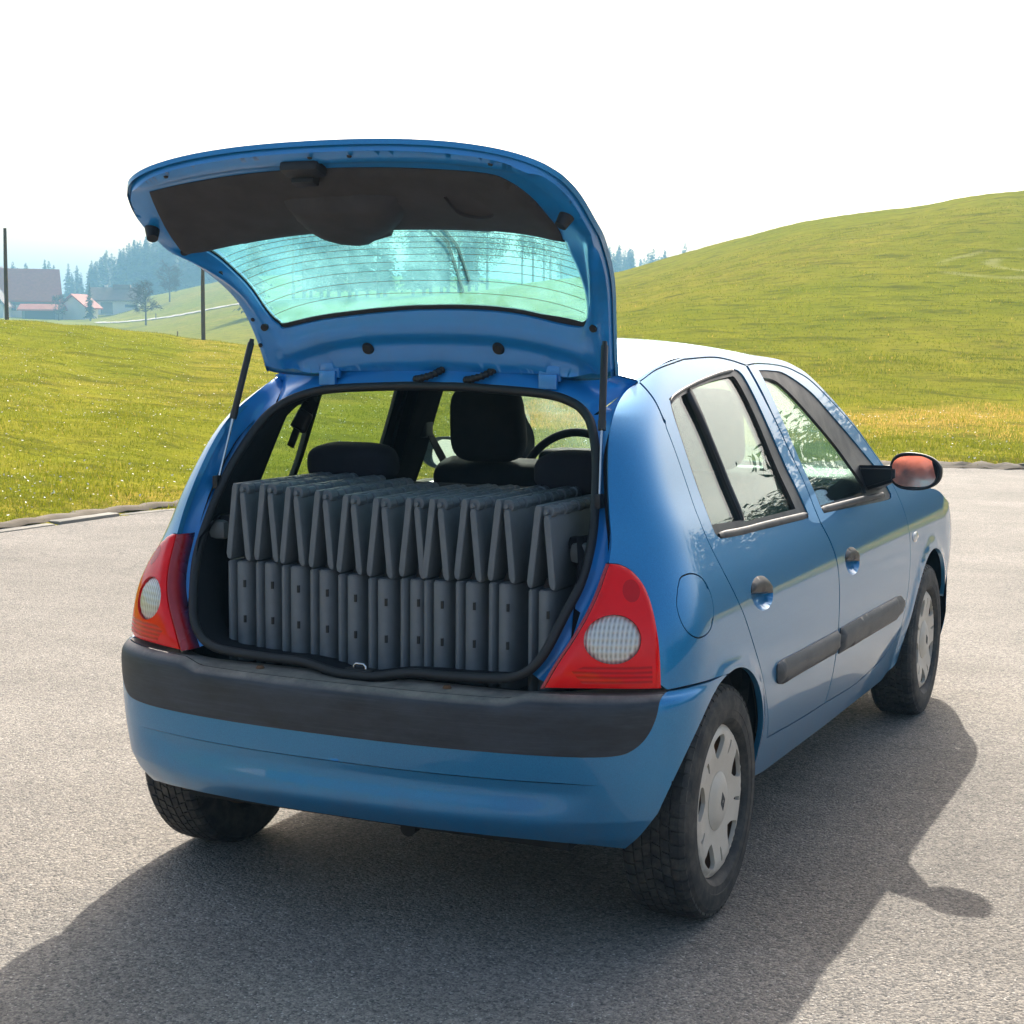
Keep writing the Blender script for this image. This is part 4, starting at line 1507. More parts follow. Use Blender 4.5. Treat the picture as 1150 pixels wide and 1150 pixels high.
# ------------------------------------------------------------------ mirrors
def build_mirror(mir):
    k = -1 if mir else 1
    e = empty("door_mirror", (0, 0, 0))
    e.parent = car
    def T(p):
        return (p[0] * k, p[1], p[2])
    cx, cyy, cz = .876, 1.675, .985
    # housing: an egg-shaped shell, open at the back
    NU, NV = 40, 14
    V, F = [], []
    for j in range(NV + 1):
        t = j / NV
        sc = math.sqrt(max(0, 1 - t**2.2))
        for i in range(NU):
            a = 2 * math.pi * i / NU
            rx = .088 + .004 * math.cos(a)
            rz = .0625
            ex = .82
            x = math.copysign(abs(math.cos(a))**ex, math.cos(a)) * rx
            z = math.copysign(abs(math.sin(a))**ex, math.sin(a)) * rz * (1 - .12 * math.cos(a) * (1 if math.sin(a) > 0 else .5))
            V.append((x * (sc if j else 1), t * .085, z * (sc if j else 1)))
    for j in range(NV):
        for i in range(NU):
            F.append((j * NU + i, (j + 1) * NU + i, (j + 1) * NU + (i + 1) % NU, j * NU + (i + 1) % NU))
    # rim turning in round the glass
    b = len(V)
    for sc, yy_ in ((.93, -.004), (.86, .003), (.85, .022), (0.001, .022)):
        for i in range(NU):
            x, _, z = V[i]
            V.append((x * sc, yy_, z * sc))
    prev = 0
    for q in range(4):
        base = b + q * NU
        for i in range(NU):
            F.append((prev + i, prev + (i + 1) % NU, base + (i + 1) % NU, base + i))
        prev = base
    ang = R(-7)
    V = np.array(V)
    c_, s_ = math.cos(ang), math.sin(ang)
    V = np.stack([V[:, 0] * c_ - V[:, 1] * s_, V[:, 0] * s_ + V[:, 1] * c_, V[:, 2]], 1) + [cx, cyy, cz]
    V[:, 0] *= k
    if mir:
        F = [q[::-1] for q in F]
    mesh("mirror_housing", V, F, "trim_black", e)
    # glass turned a little towards the driver
    ga = R(13 if not mir else 16)
    t = np.linspace(0, 2 * np.pi, 36, endpoint=False)
    gx = np.sign(np.cos(t)) * np.abs(np.cos(t))**.7 * .074
    gz = np.sign(np.sin(t)) * np.abs(np.sin(t))**.7 * .051
    gp = np.stack([gx * math.cos(ga), .006 + gx * math.sin(ga) * .55 + gz * .07, gz], 1) + [cx - .002, cyy, cz]
    gp[:, 0] *= k
    f = [tuple(range(36))]
    mesh("mirror_glass", np.vstack([gp, gp + [0, .003, 0]]), [tuple(range(36)) if not mir else tuple(range(35, -1, -1))] +
         [((i + 1) % 36, i, 36 + i, 36 + (i + 1) % 36) if not mir else (i, (i + 1) % 36, 36 + (i + 1) % 36, 36 + i) for i in range(36)], "mirror_silver", e, smooth=False)
    # foot on the door corner
    bm = bmesh.new()
    pr = [(.690, 1.70, .905), (.705, 1.93, .892), (.675, 1.80, .985), (.668, 1.71, .998)]
    top_ = [(.815, 1.655, .950), (.815, 1.725, .950), (.815, 1.725, 1.003), (.815, 1.655, 1.003)]
    bv = [bm.verts.new(T(p)) for p in pr + top_]
    for q in ((0, 1, 5, 4), (1, 2, 6, 5), (2, 3, 7, 6), (3, 0, 4, 7), (4, 5, 6, 7), (3, 2, 1, 0)):
        bm.faces.new([bv[i] for i in q])
    bmesh.ops.bevel(bm, geom=list(bm.edges), offset=.012, segments=3, affect='EDGES')
    bake(bm, "mirror_foot", "trim_black", e, angle=60)
both(build_mirror)
# side repeaters
for mir in (False, True):
    rp = ell(3.325, .708, .045, .019, 20)
    region("side_repeater", body, rp, (), "lamp_clear", car, step=.012, off=.001, flange=.006, dome=(.006, .014), mirror=mir)

# ------------------------------------------------------------------ cabin
def cushion(name, c, s, mat, parent, rot=None, bevel=.04, seg=4, taper=None):
    bm = bmesh.new()
    add_box(bm, (0, 0, 0), s, None, bevel, seg)
    if taper:
        for v in bm.verts:
            t = (v.co.z / s[2] + .5)
            v.co.x *= 1 + (taper - 1) * t
    if rot is not None:
        bmesh.ops.rotate(bm, cent=(0, 0, 0), matrix=rot, verts=bm.verts)
    bmesh.ops.translate(bm, vec=c, verts=bm.verts)
    return bake(bm, name, mat, parent, angle=60)

def pillow(name, c, s, mat, parent, rot=None, ex=(.55, .45), n=28, taper=1.0):
    """a stuffed cushion: a squared-off ellipsoid"""
    V, F = [], []
    pw = lambda v, e: math.copysign(abs(v)**e, v)
    for j in range(n // 2 + 1):
        ph = -math.pi / 2 + math.pi * j / (n // 2)
        for i in range(n):
            th = 2 * math.pi * i / n
            x = pw(math.cos(th), ex[0]) * pw(math.cos(ph), ex[1]) * s[0] / 2
            y = pw(math.sin(th), ex[0] + .2) * pw(math.cos(ph), ex[1]) * s[1] / 2
            z = pw(math.sin(ph), ex[1]) * s[2] / 2
            x *= 1 + (taper - 1) * (z / s[2] + .5)
            V.append(Vector((x, y, z)))
    for j in range(n // 2):
        for i in range(n):
            F.append((j * n + i, j * n + (i + 1) % n, (j + 1) * n + (i + 1) % n, (j + 1) * n + i))
    bm = bmesh.new()
    bv = [bm.verts.new((rot @ p if rot is not None else p) + Vector(c)) for p in V]
    for q in F:
        bm.faces.new([bv[i] for i in q])
    bmesh.ops.remove_doubles(bm, verts=bm.verts, dist=1e-5)
    return bake(bm, name, mat, parent, angle=70)
for sx in (-1, 1):
    s_ = empty("front_seat")
    s_.parent = car
    x = sx * .365
    cushion("seat_back", (x, 1.11, .745), (.47, .15, .56), "seat_cloth", s_, Matrix.Rotation(R(14), 3, 'X'), .06, 5, .86)
    cushion("seat_base", (x, 1.42, .50), (.50, .52, .18), "seat_cloth", s_, None, .06, 4)
    pillow("headrest", (x + .002, 1.000, 1.140), (.268, .12, .250), "seat_cloth", s_, Matrix.Rotation(R(8), 3, 'X'), (.5, .48), 32, .90)
    for d in (-.055, .055):
        tube("headrest_post", [(x + d, 1.02, 1.08), (x + d, 1.045, .98)], .008, "steel_dark", s_, n=8)
        tube("post_guide", [(x + d, 1.028, 1.052), (x + d, 1.04, 1.035)], .02, "interior_dark", s_, n=12)
rs = empty("rear_seat")
rs.parent = car
cushion("seat_back", (0, .20, .74), (1.16, .13, .56), "seat_cloth", rs, Matrix.Rotation(R(12), 3, 'X'), .05, 4)
cushion("seat_base", (0, .55, .46), (1.16, .5, .17), "seat_cloth", rs, None, .05, 4)
for sx in (-1, 1):
    pillow("headrest", (sx * .345, .115, 1.070), (.275, .12, .108), "seat_cloth", rs, Matrix.Rotation(R(6), 3, 'X'), (.45, .62), 32, .93)
    for d in (-.05, .05):
        tube("headrest_post", [(sx * .345 + d, .118, 1.03), (sx * .345 + d, .135, .96)], .007, "steel_dark", rs, n=8)
# dashboard and steering wheel
bm = bmesh.new()
add_box(bm, (0, 1.98, .80), (1.30, .42, .30), None, .06, 4)
bake(bm, "dashboard", "dash_grey", car, angle=60)
cushion("instrument_hood", (-.36, 1.87, .955), (.36, .20, .10), "interior_dark", car, None, .04, 4)
box("glovebox_lid", (.36, 1.762, .80), (.42, .02, .16), "interior_dark", car, bevel=.008)
sw = empty("steering_wheel")
sw.parent = car
cw = np.array([-.36, 1.672, .905])
tilt = Matrix.Rotation(R(-24), 3, 'X')
a = np.linspace(0, 2 * np.pi, 48, endpoint=False)
ring = np.array([tuple(tilt @ Vector((.186 * math.cos(t), 0, .186 * math.sin(t)))) for t in a]) + cw
tube("wheel_rim", ring, .0155, "interior_dark", sw, n=10, closed=True)
for t in (R(8), R(172), R(270)):
    p = np.array(tuple(tilt @ Vector((.18 * math.cos(t), 0, .18 * math.sin(t))))) + cw
    tube("wheel_spoke", [cw + [0, .03, 0], p], [.03, .016], "dash_grey", sw, n=8)
cushion("horn_pad", tuple(cw + [0, .015, 0]), (.15, .06, .13), "interior_dark", sw, tilt, .025, 3)
# rear-view mirror, lamp console, belts, grab handle
cushion("roof_console", (-.36, .62, 1.352), (.20, .26, .045), "lining_beige", car, None, .02, 3)
cushion("interior_mirror", (0, 1.45, 1.25), (.22, .03, .06), "interior_dark", car, None, .014, 3)
def belt(name, pts, wd, mat, parent, nrm):
    p = cat(pts, 6)
    n_ = np.asarray(nrm, float)
    t = np.gradient(p, axis=0)
    sd = np.cross(t, n_)
    sd /= np.linalg.norm(sd, axis=1, keepdims=True)
    th = n_ / np.linalg.norm(n_) * .0015
    return grid_closed(name, [p + sd * wd / 2 + th, p - sd * wd / 2 + th, p - sd * wd / 2 - th, p + sd * wd / 2 - th], mat, parent)
def grid_closed(name, rows, mat, parent):
    n = len(rows[0])
    k = len(rows)
    F = [(a * n + i, a * n + i + 1, ((a + 1) % k) * n + i + 1, ((a + 1) % k) * n + i) for a in range(k) for i in range(n - 1)]
    F += [tuple(a * n for a in range(k))[::-1], tuple(a * n + n - 1 for a in range(k))]
    return mesh(name, np.vstack(rows), F, mat, parent, smooth=False)
for sx in (-1, 1):
    b = belt("rear_belt", [(sx * .53, .10, 1.235), (sx * .515, .11, 1.242), (sx * .49, .12, 1.230)], .046, "interior_dark", car, (0, .3, 1))
    cushion("belt_anchor", (sx * .525, .10, 1.240), (.045, .16, .035), "interior_dark", b, Matrix.Rotation(R(4), 3, 'X'), .015, 3)
    b2 = belt("belt_tail", [(sx * .475, .12, 1.238), (sx * .492, .10, 1.200), (sx * .508, .085, 1.160)], .042, "interior_dark", b, (0, 1, .1))
    cushion("belt_buckle", (sx * .497, .097, 1.180), (.046, .024, .06), "trim_black", b, Matrix.Rotation(R(sx * -28), 3, 'Y'), .010, 3)
    box("belt_tongue", (sx * .516, .083, 1.133), (.022, .006, .055), "steel_dark", b, Matrix.Rotation(R(sx * -24), 3, 'Y'), .002)
    f_ = belt("front_belt", [(sx * .580, .99, 1.12), (sx * .565, 1.02, 1.06), (sx * .545, 1.08, .97), (sx * .52, 1.12, .86), (sx * .50, 1.2, .70)], .046, "interior_dark", car, (sx * .9, -.3, .2))
    cushion("belt_ring", (sx * .583, .985, 1.125), (.03, .06, .075), "trim_black", f_, None, .012, 3)

# ------------------------------------------------------------------ the load: eleven folded plastic panels
ORD = ["leftmost of the eleven folded grey plastic panels in the car boot",
       "second folded grey plastic panel from the left in the boot row", "third folded grey plastic panel from the left in the boot row",
       "fourth folded grey plastic panel from the left in the boot row", "fifth folded grey plastic panel from the left in the boot row",
       "folded grey plastic panel at the middle of the row of eleven in the boot", "fifth folded grey plastic panel from the right in the boot row",
       "fourth folded grey plastic panel from the right in the boot row", "third folded grey plastic panel from the right in the boot row",
       "second folded grey plastic panel from the right, left of the wide gap in the row",
       "rightmost folded grey plastic panel, standing apart from the row beyond a gap"]
DEP = .44

def slab(name, prof, y0, y1, mat, parent, bev=.0016, rnd=None):
    """prof is a closed outline in (x, z), drawn out along y"""
    bm = bmesh.new()
    a = [bm.verts.new((x, y0, z)) for x, z in prof]
    b = [bm.verts.new((x, y1, z)) for x, z in prof]
    n = len(prof)
    bm.faces.new(a[::-1])
    bm.faces.new(b)
    for i in range(n):
        bm.faces.new((a[i], a[(i + 1) % n], b[(i + 1) % n], b[i]))
    bmesh.ops.recalc_face_normals(bm, faces=bm.faces)
    if bev:
        es = [e for e in bm.edges if abs(e.verts[0].co.y - e.verts[1].co.y) < 1e-5 and e.verts[0].co.y < (y0 + y1) / 2]
        bmesh.ops.bevel(bm, geom=es, offset=bev, segments=1, affect='EDGES')
    return bake(bm, name, mat, parent, angle=24)

def leg_outline(top, bot, wd):
    """outline of a leaning plate seen end-on: rounded at the foot and the head"""
    tx, tz = top
    bx, bz = bot
    d = np.array([bx - tx, bz - tz]); L = np.linalg.norm(d); d /= L
    n_ = np.array([-d[1], d[0]])
    h = wd / 2
    T_ = np.array(top); B_ = np.array(bot)
    pts = [T_ + n_ * h + d * .010, T_ + n_ * h * .6, T_ - n_ * h * .6, T_ - n_ * h + d * .010, B_ - n_ * h - d * .014, B_ - n_ * h * .5 - d * .003, B_ + n_ * h * .6, B_ + n_ * h - d * .008]
    return [tuple(p) for p in pts]

def make_unit():
    u = empty("folded_panel")
    # upper pair, an inverted V with a knuckled hinge along the top
    slab("upper_leaf", leg_outline((.008, 1.042), (-.0135, .850), .0160), 0, DEP, "crate", u)
    slab("upper_leaf", leg_outline((.0285, 1.020), (.0455, .848), .0160), 0, DEP, "crate", u)
    n_k = 11
    for i in range(n_k):
        y0 = .013 + i * (DEP - .015) / n_k
        y1 = y0 + (DEP - .015) / n_k - .009
        r_ = .0155 if i % 2 == 0 else .0135
        a = np.linspace(0, 2 * np.pi, 12, endpoint=False)
        cx_, cz_ = .0265, 1.0275
        slab("hinge_knuckle", [(cx_ + r_ * math.cos(t), cz_ + r_ * math.sin(t)) for t in a], y0, y1, "crate", u, bev=.0015)
    tube("hinge_pin", [(.0265, .002, 1.0275), (.0265, DEP, 1.0275)], .006, "crate", u, n=8)
    slab("hinge_link", [(.002, .846), (.034, .846), (.026, .868), (.010, .868)], .045, DEP - .02, "rubber", u, bev=0)
    # lower pair of rounded posts with two slots each
    def post(x0, x1, mat="crate"):
        xm, w_ = (x0 + x1) / 2, (x1 - x0) / 2
        bm = bmesh.new()
        k = 9
        fr = []
        for i in range(k):
            t = -1 + 2 * i / (k - 1)
            fr.append((xm + w_ * t, .007 * max(0, -t)**3 + .024 * max(0, t)**2.6))
        lo2, hi2 = .590, .846
        ring_lo = [bm.verts.new((x, y, lo2)) for x, y in fr] + [bm.verts.new((x1, DEP, lo2)), bm.verts.new((x0, DEP, lo2))]
        ring_hi = [bm.verts.new((x, y, hi2)) for x, y in fr] + [bm.verts.new((x1, DEP, hi2)), bm.verts.new((x0, DEP, hi2))]
        m = len(ring_lo)
        for i in range(m):
            bm.faces.new((ring_lo[i], ring_lo[(i + 1) % m], ring_hi[(i + 1) % m], ring_hi[i]))
        bm.faces.new(ring_hi)
        bm.faces.new(ring_lo[::-1])
        es = [e for e in bm.edges if e.verts[0].co.z > .84 and e.verts[1].co.z > .84]
        bmesh.ops.bevel(bm, geom=es, offset=.003, segments=2, affect='EDGES')
        return bake(bm, "lower_post", mat, u, angle=35)
    post(-.018, .0015)
    p2 = post(.0085, .0455)
    for zz in (.790, .700):
        box("slot", (.034, .0022, zz), (.0055, .006, .018), "rubber", p2)
    slab("inner_web", [(.0015, .592), (.0085, .592), (.0085, .838), (.0015, .838)], .03, DEP, "crate", u, bev=0)
    return u

unit0 = make_unit()
UX = [-.416, -.334, -.252, -.175, -.092, -.004, .079, .148, .233, .316, .424]
DZ = [.002, .003, 0, -.005, -.012, -.015, -.011, -.010, -.007, -.005, -.013]
units = [unit0] + [dup_tree(unit0, None) for _ in UX[1:]]
for i, (u, x, dz) in enumerate(zip(units, UX, DZ)):
    u.location = (x, -.36 + .004 * math.sin(i * 2.3), dz)
    u.rotation_euler = (0, R(.10 * math.sin(i * 2.2 + 1)), R(.3 * math.sin(i * 1.7)))
    tag(u, ORD[i], "plastic panel", "folded plastic panels standing in the boot")

# ------------------------------------------------------------------ terrain
O2 = np.array([1.96, -3.77])
FW = np.array([-0.4241, 0.9056])       # the direction of the valley, away from the road
RT = np.array([0.9056, 0.4241])
ROAD = np.array([(-6.9, -60), (-6.75, -20), (-6.5, 0), (-6.38, 5.3), (-6.25, 7.25), (-5.4, 10.4), (-3.95, 13.2), (-2.17, 14.9), (-.73, 15.45), (4, 16.7), (12, 18.5), (40, 24), (90, 36)], float)
ROADC = cat(ROAD[:], 8)
ROADP = np.vstack([ROADC, [(90, -60)]])

def edge_dist(P):
    d = bdist(P, []) if False else np.full(len(P), 1e9)
    for a, b in zip(ROADC[:-1], ROADC[1:]):
        ab = b - a
        t = np.clip(((P - a) @ ab) / (ab @ ab), 0, 1)
        d = np.minimum(d, np.linalg.norm(P - a - t[:, None] * ab, axis=1))
    return np.where(inside(P, [ROADP]), -d, d)

TK = {
-.9: [(15, .2), (45, 2.4), (70, 2.0), (150, 2.5), (300, 5), (450, 8), (900, 10)],
-.50: [(13, .15), (22, .6), (45, 2.2), (70, 1.3), (150, 1.3), (300, 4.8), (450, 8), (900, 10)],
-.313: [(12.5, .12), (22, .6), (45, 1.84), (65, 1.2), (100, .5), (160, 1.2), (300, 5.0), (450, 9), (900, 12)],
-.25: [(12.5, .12), (22, .5), (45, 1.64), (65, 1.0), (100, .2), (160, 1.0), (300, 5.0), (350, 7), (450, 11), (900, 14)],
-.215: [(13, .12), (22, .45), (45, 1.46), (65, .8), (100, .1), (160, 1.1), (250, 4.4), (350, 10.5), (450, 13), (900, 15)],
-.16: [(13.5, .12), (22, .4), (45, 1.22), (65, .7), (100, .3), (160, 2.4), (250, 7.5), (350, 14.5), (450, 16), (900, 16)],
-.08: [(15, .12), (25, .4), (45, 1.2), (65, 1.4), (100, 2.2), (160, 4.5), (250, 8.6), (350, 15), (450, 17), (900, 16)],
0: [(17, .12), (26, .4), (45, 1.6), (70, 3.0), (100, 4.6), (160, 6.6), (250, 9.0), (350, 14), (450, 16), (900, 16)],
.0626: [(18, .1), (26, .35), (32, .75), (45, 1.9), (70, 3.7), (100, 5.5), (140, 6.9), (250, 7), (350, 8), (450, 10), (900, 14)],
.106: [(18.5, .1), (26, .35), (32, .8), (45, 2.2), (70, 4.5), (100, 6.8), (125, 7.85), (180, 6), (300, 5), (450, 7), (900, 14)],
.177: [(18.5, .1), (26, .35), (32, .85), (45, 2.5), (70, 5.9), (95, 8.3), (110, 9.08), (160, 7), (300, 5), (450, 7), (900, 14)],
.231: [(18.5, .1), (26, .35), (32, .9), (45, 2.7), (70, 6.5), (90, 8.6), (100, 9.3), (150, 7), (300, 5), (450, 7), (900, 14)],
.313: [(18.5, .1), (26, .35), (32, .95), (45, 2.9), (70, 7.4), (85, 9.2), (95, 9.93), (150, 7), (300, 5), (450, 7), (900, 14)],
.42: [(19, .1), (27, .4), (45, 2.7), (70, 6.4), (90, 8.6), (150, 7), (300, 5), (900, 12)],
.6: [(22, .1), (30, .3), (45, 1.2), (70, 2.6), (90, 3.6), (150, 4), (300, 5), (900, 10)],
1.2: [(30, .1), (60, 1), (100, 2), (200, 3), (900, 8)],
}
tks = sorted(TK)
tprof = [pchip(*zip(*TK[k])) for k in tks]

def terrain(P):
    q = P - O2
    d = q @ FW
    l = q @ RT
    rad = np.hypot(d, l)
    dd = np.maximum(d, 1e-3)
    t = np.where(d > 1, l / dd, np.sign(l) * 9)
    Z = np.stack([f(np.where(d > 1, dd, rad)) for f in tprof])
    tc = np.clip(t, tks[0], tks[-1])
    w = np.searchsorted(tks, tc, side='right') - 1
    w = np.clip(w, 0, len(tks) - 2)
    tk = np.array(tks)
    f = (tc - tk[w]) / (tk[w + 1] - tk[w])
    i = np.arange(len(P))
    w0, w3 = np.maximum(w - 1, 0), np.minimum(w + 2, len(tks) - 1)
    dt = tk[w + 1] - tk[w]
    m1 = (Z[w + 1, i] - Z[w0, i]) / (tk[w + 1] - tk[w0]) * dt
    m2 = (Z[w3, i] - Z[w, i]) / (tk[w3] - tk[w]) * dt
    h = ((2 * f**3 - 3 * f * f + 1) * Z[w, i] + (f**3 - 2 * f * f + f) * m1 + (3 * f * f - 2 * f**3) * Z[w + 1, i] + (f**3 - f * f) * m2)
    e = edge_dist(P)
    h = h * np.clip(e / 4.0, 0, 1)**.8 + .05 * np.clip(e / .5, 0, 1)
    h = h + np.clip(e / 3, 0, 1) * (.035 * np.sin(P[:, 0] * 1.3 + 2 * np.sin(P[:, 1] * .7)) * np.sin(P[:, 1] * 1.1 + 1.7) + .02 * np.sin(P[:, 0] * 3.1 + P[:, 1] * 2.3))
    return np.where(e <= 0, -.03, h), e

def nonuni(lo, hi, n, c, w):
    a, b = math.asinh((lo - c) / w), math.asinh((hi - c) / w)
    return c + w * np.sinh(np.linspace(a, b, n))
# the meadow is laid out along the valley; it ends in the far woods
gl_ = nonuni(-620, 620, 380, 0, 14)
gd_ = nonuni(-70, 900, 400, 16, 12)
GL_, GD_ = np.meshgrid(gl_, gd_)
PG = O2 + GL_.ravel()[:, None] * RT + GD_.ravel()[:, None] * FW
hz, ed = terrain(PG)
VG = np.stack([PG[:, 0], PG[:, 1], hz], 1)
nl = len(gl_)
ii, jj = np.meshgrid(np.arange(len(gd_) - 1), np.arange(nl - 1), indexing='ij')
a0 = (ii * nl + jj).ravel()
FG = np.stack([a0, a0 + 1, a0 + nl + 1, a0 + nl], 1)
keep = (ed[FG] > -2.5).any(1)
FG = FG[keep]
me = bpy.data.meshes.new("meadow")
me.vertices.add(len(VG)); me.vertices.foreach_set("co", VG.ravel())
me.loops.add(FG.size); me.loops.foreach_set("vertex_index", FG.ravel())
me.polygons.add(len(FG)); me.polygons.foreach_set("loop_start", np.arange(0, FG.size, 4)); me.polygons.foreach_set("loop_total", np.full(len(FG), 4))
me.update(calc_edges=True)
me.polygons.foreach_set("use_smooth", np.ones(len(FG), bool))
# dry strips: along the verge and at the foot of the hill
qq = PG - O2
dG = qq @ FW
tG = (qq @ RT) / np.maximum(dG, 1)
dry = .55 * np.exp(-((ed - .35) / .5)**2)
dry = dry + np.where(tG > -.02, 1.6 * np.exp(-((dG - 23.4 - .6 * np.sin(tG * 30)) / 1.7)**2), 0)
dry = dry + np.where((tG < -.05) & (tG > -.2), .5 * np.exp(-((dG - 40) / 12)**2), 0)
at_ = me.attributes.new("dry", 'FLOAT', 'POINT')
at_.data.foreach_set("value", np.clip(dry, 0, 1).astype(np.float32))
me.materials.append(M["meadow"])
meadow = link(bpy.data.objects.new("meadow", me))
tag(meadow, kind="structure")

# the road: one flat sheet with a rounded edge against the meadow
rp_ = np.vstack([ROADC, [(90, -60)]])
rr2 = rp_ if area2(rp_) > 0 else rp_[::-1]
gx = np.arange(-7, 90, 4.0)
mesh_pts = resample(rr2, 2.0)
res = delaunay_2d_cdt([Vector(q) for q in mesh_pts], [(i, (i + 1) % len(mesh_pts)) for i in range(len(mesh_pts))], [], 1, 1e-6)
road = mesh("road", [(q.x, q.y, 0) for q in res[0]], res[2], "asphalt")
tag(road, kind="structure")
# low kerb of worn stones along the left edge, a rim of soil on the far side
kv, kf = [], []
kp = resamp3(np.c_[ROADC, np.zeros(len(ROADC))], 1400)
k0 = kp[(kp[:, 1] > -8) & (kp[:, 1] < 14.0) & (kp[:, 0] < -3.2)]
L = np.r_[0, np.cumsum(np.linalg.norm(np.diff(k0, axis=0), axis=1))]
kerb = empty("kerb")
tag(kerb, kind="structure")
km = []
x = 0.0
kn = 0
while x < L[-1] - .8 and kn < 40:
    ln = .72 + .05 * math.sin(kn * 7.1)
    p = np.array([np.interp(x, L, k0[:, i]) for i in range(3)])
    p2 = np.array([np.interp(x + ln, L, k0[:, i]) for i in range(3)])
    d = p2 - p
    b_ = box("kerb_block", ((p[0] + p2[0]) / 2 - .07, (p[1] + p2[1]) / 2, -.032 + .010 * math.sin(kn * 3.7)), (.15 + .02 * math.sin(kn * 5.3), np.linalg.norm(d) - .02 - .03 * (kn % 3 == 0), .10), "kerb_stone", kerb, Matrix.Rotation(-math.atan2(d[0], d[1]) + R(1.6 * math.sin(kn * 2.1)), 3, 'Z'), .022, 2)
    x += ln
    kn += 1
k1 = kp[(kp[:, 0] > -4.0) & (kp[:, 0] < 40)]
nrm_ = np.gradient(k1[:, :2], axis=0)
nrm_ /= np.linalg.norm(nrm_, axis=1, keepdims=True)
nrm_ = np.stack([-nrm_[:, 1], nrm_[:, 0]], 1)
rows = []
for o_, z_ in ((-.06, .004), (.02, .03), (.10, .06), (.26, .05)):
    j = .05 * np.sin(np.arange(len(k1)) * 1.7) + .05 * np.sin(np.arange(len(k1)) * .63 + 2) + .03 * rng.normal(size=len(k1))
    rows.append(np.c_[k1[:, :2] + nrm_ * (o_ + j[:, None]), np.full(len(k1), z_) + .012 * np.sin(np.arange(len(k1)) * 2.9)])
rows2 = []
k2 = kp[(kp[:, 1] > -12) & (kp[:, 0] < -3.0)]
n2 = np.gradient(k2[:, :2], axis=0)
n2 /= np.linalg.norm(n2, axis=1, keepdims=True)
n2 = np.stack([-n2[:, 1], n2[:, 0]], 1)
for o_, z_ in ((.08, .02), (.11, .045), (.17, .055), (.27, .04)):
    j = (.03 if o_ > .2 else .008) * np.sin(np.arange(len(k2)) * 1.3) + .02 * rng.normal(size=len(k2)) * (o_ > .2)
    rows2.append(np.c_[k2[:, :2] + n2 * (o_ + j[:, None]), np.full(len(k2), z_) + .010 * np.sin(np.arange(len(k2)) * 2.1)])
tag(grid("verge_soil", rows2, "soil", None), kind="structure")
verge = grid("verge_soil", rows, "soil", None)
tag(verge, kind="structure")

# ------------------------------------------------------------------ grass blades
def scatter(n, lo_l, hi_l, lo_d, hi_d, fd):
    l = rng.uniform(lo_l, hi_l, n); d = lo_d + (hi_d - lo_d) * rng.random(n)**fd
    return l, d
def field(name, P, hgt, wid, shade, mat, lean=.5):
    n = len(P)
    z, e = terrain(P)
    ok = e > .10 + .10 * np.sin(P[:, 1] * 2.3) * np.sin(P[:, 1] * .9 + 1)
    P, z, hgt, wid, shade = P[ok], z[ok], hgt[ok], wid[ok], shade[ok]
    n = len(P)
    a = rng.uniform(0, 2 * np.pi, n)
    b = rng.uniform(0, 2 * np.pi, n)
    k = rng.uniform(.1, 1, n) * lean * hgt
    base = np.c_[P, z - .01]
    w = np.c_[np.cos(a), np.sin(a), np.zeros(n)] * wid[:, None] / 2
    tip = base + np.c_[np.cos(b) * k, np.sin(b) * k, hgt]
    V = np.stack([base - w, base + w, tip], 1).reshape(-1, 3)
    me = bpy.data.meshes.new(name)
    me.vertices.add(3 * n); me.vertices.foreach_set("co", V.ravel().astype(np.float32))
    me.loops.add(3 * n); me.loops.foreach_set("vertex_index", np.arange(3 * n))
    me.polygons.add(n); me.polygons.foreach_set("loop_start", np.arange(0, 3 * n, 3)); me.polygons.foreach_set("loop_total", np.full(n, 3))
    me.update(calc_edges=True)
    at = me.attributes.new("shade", 'FLOAT', 'POINT')
    at.data.foreach_set("value", np.repeat(shade, 3).astype(np.float32))
    me.materials.append(M[mat])
    o = link(bpy.data.objects.new(name, me))
    return tag(o, kind="stuff")
def patchy(P, s):
    return .5 + .5 * np.sin(P[:, 0] * s + 1.7 * np.sin(P[:, 1] * s * .8)) * np.sin(P[:, 1] * s * 1.2 + .6)
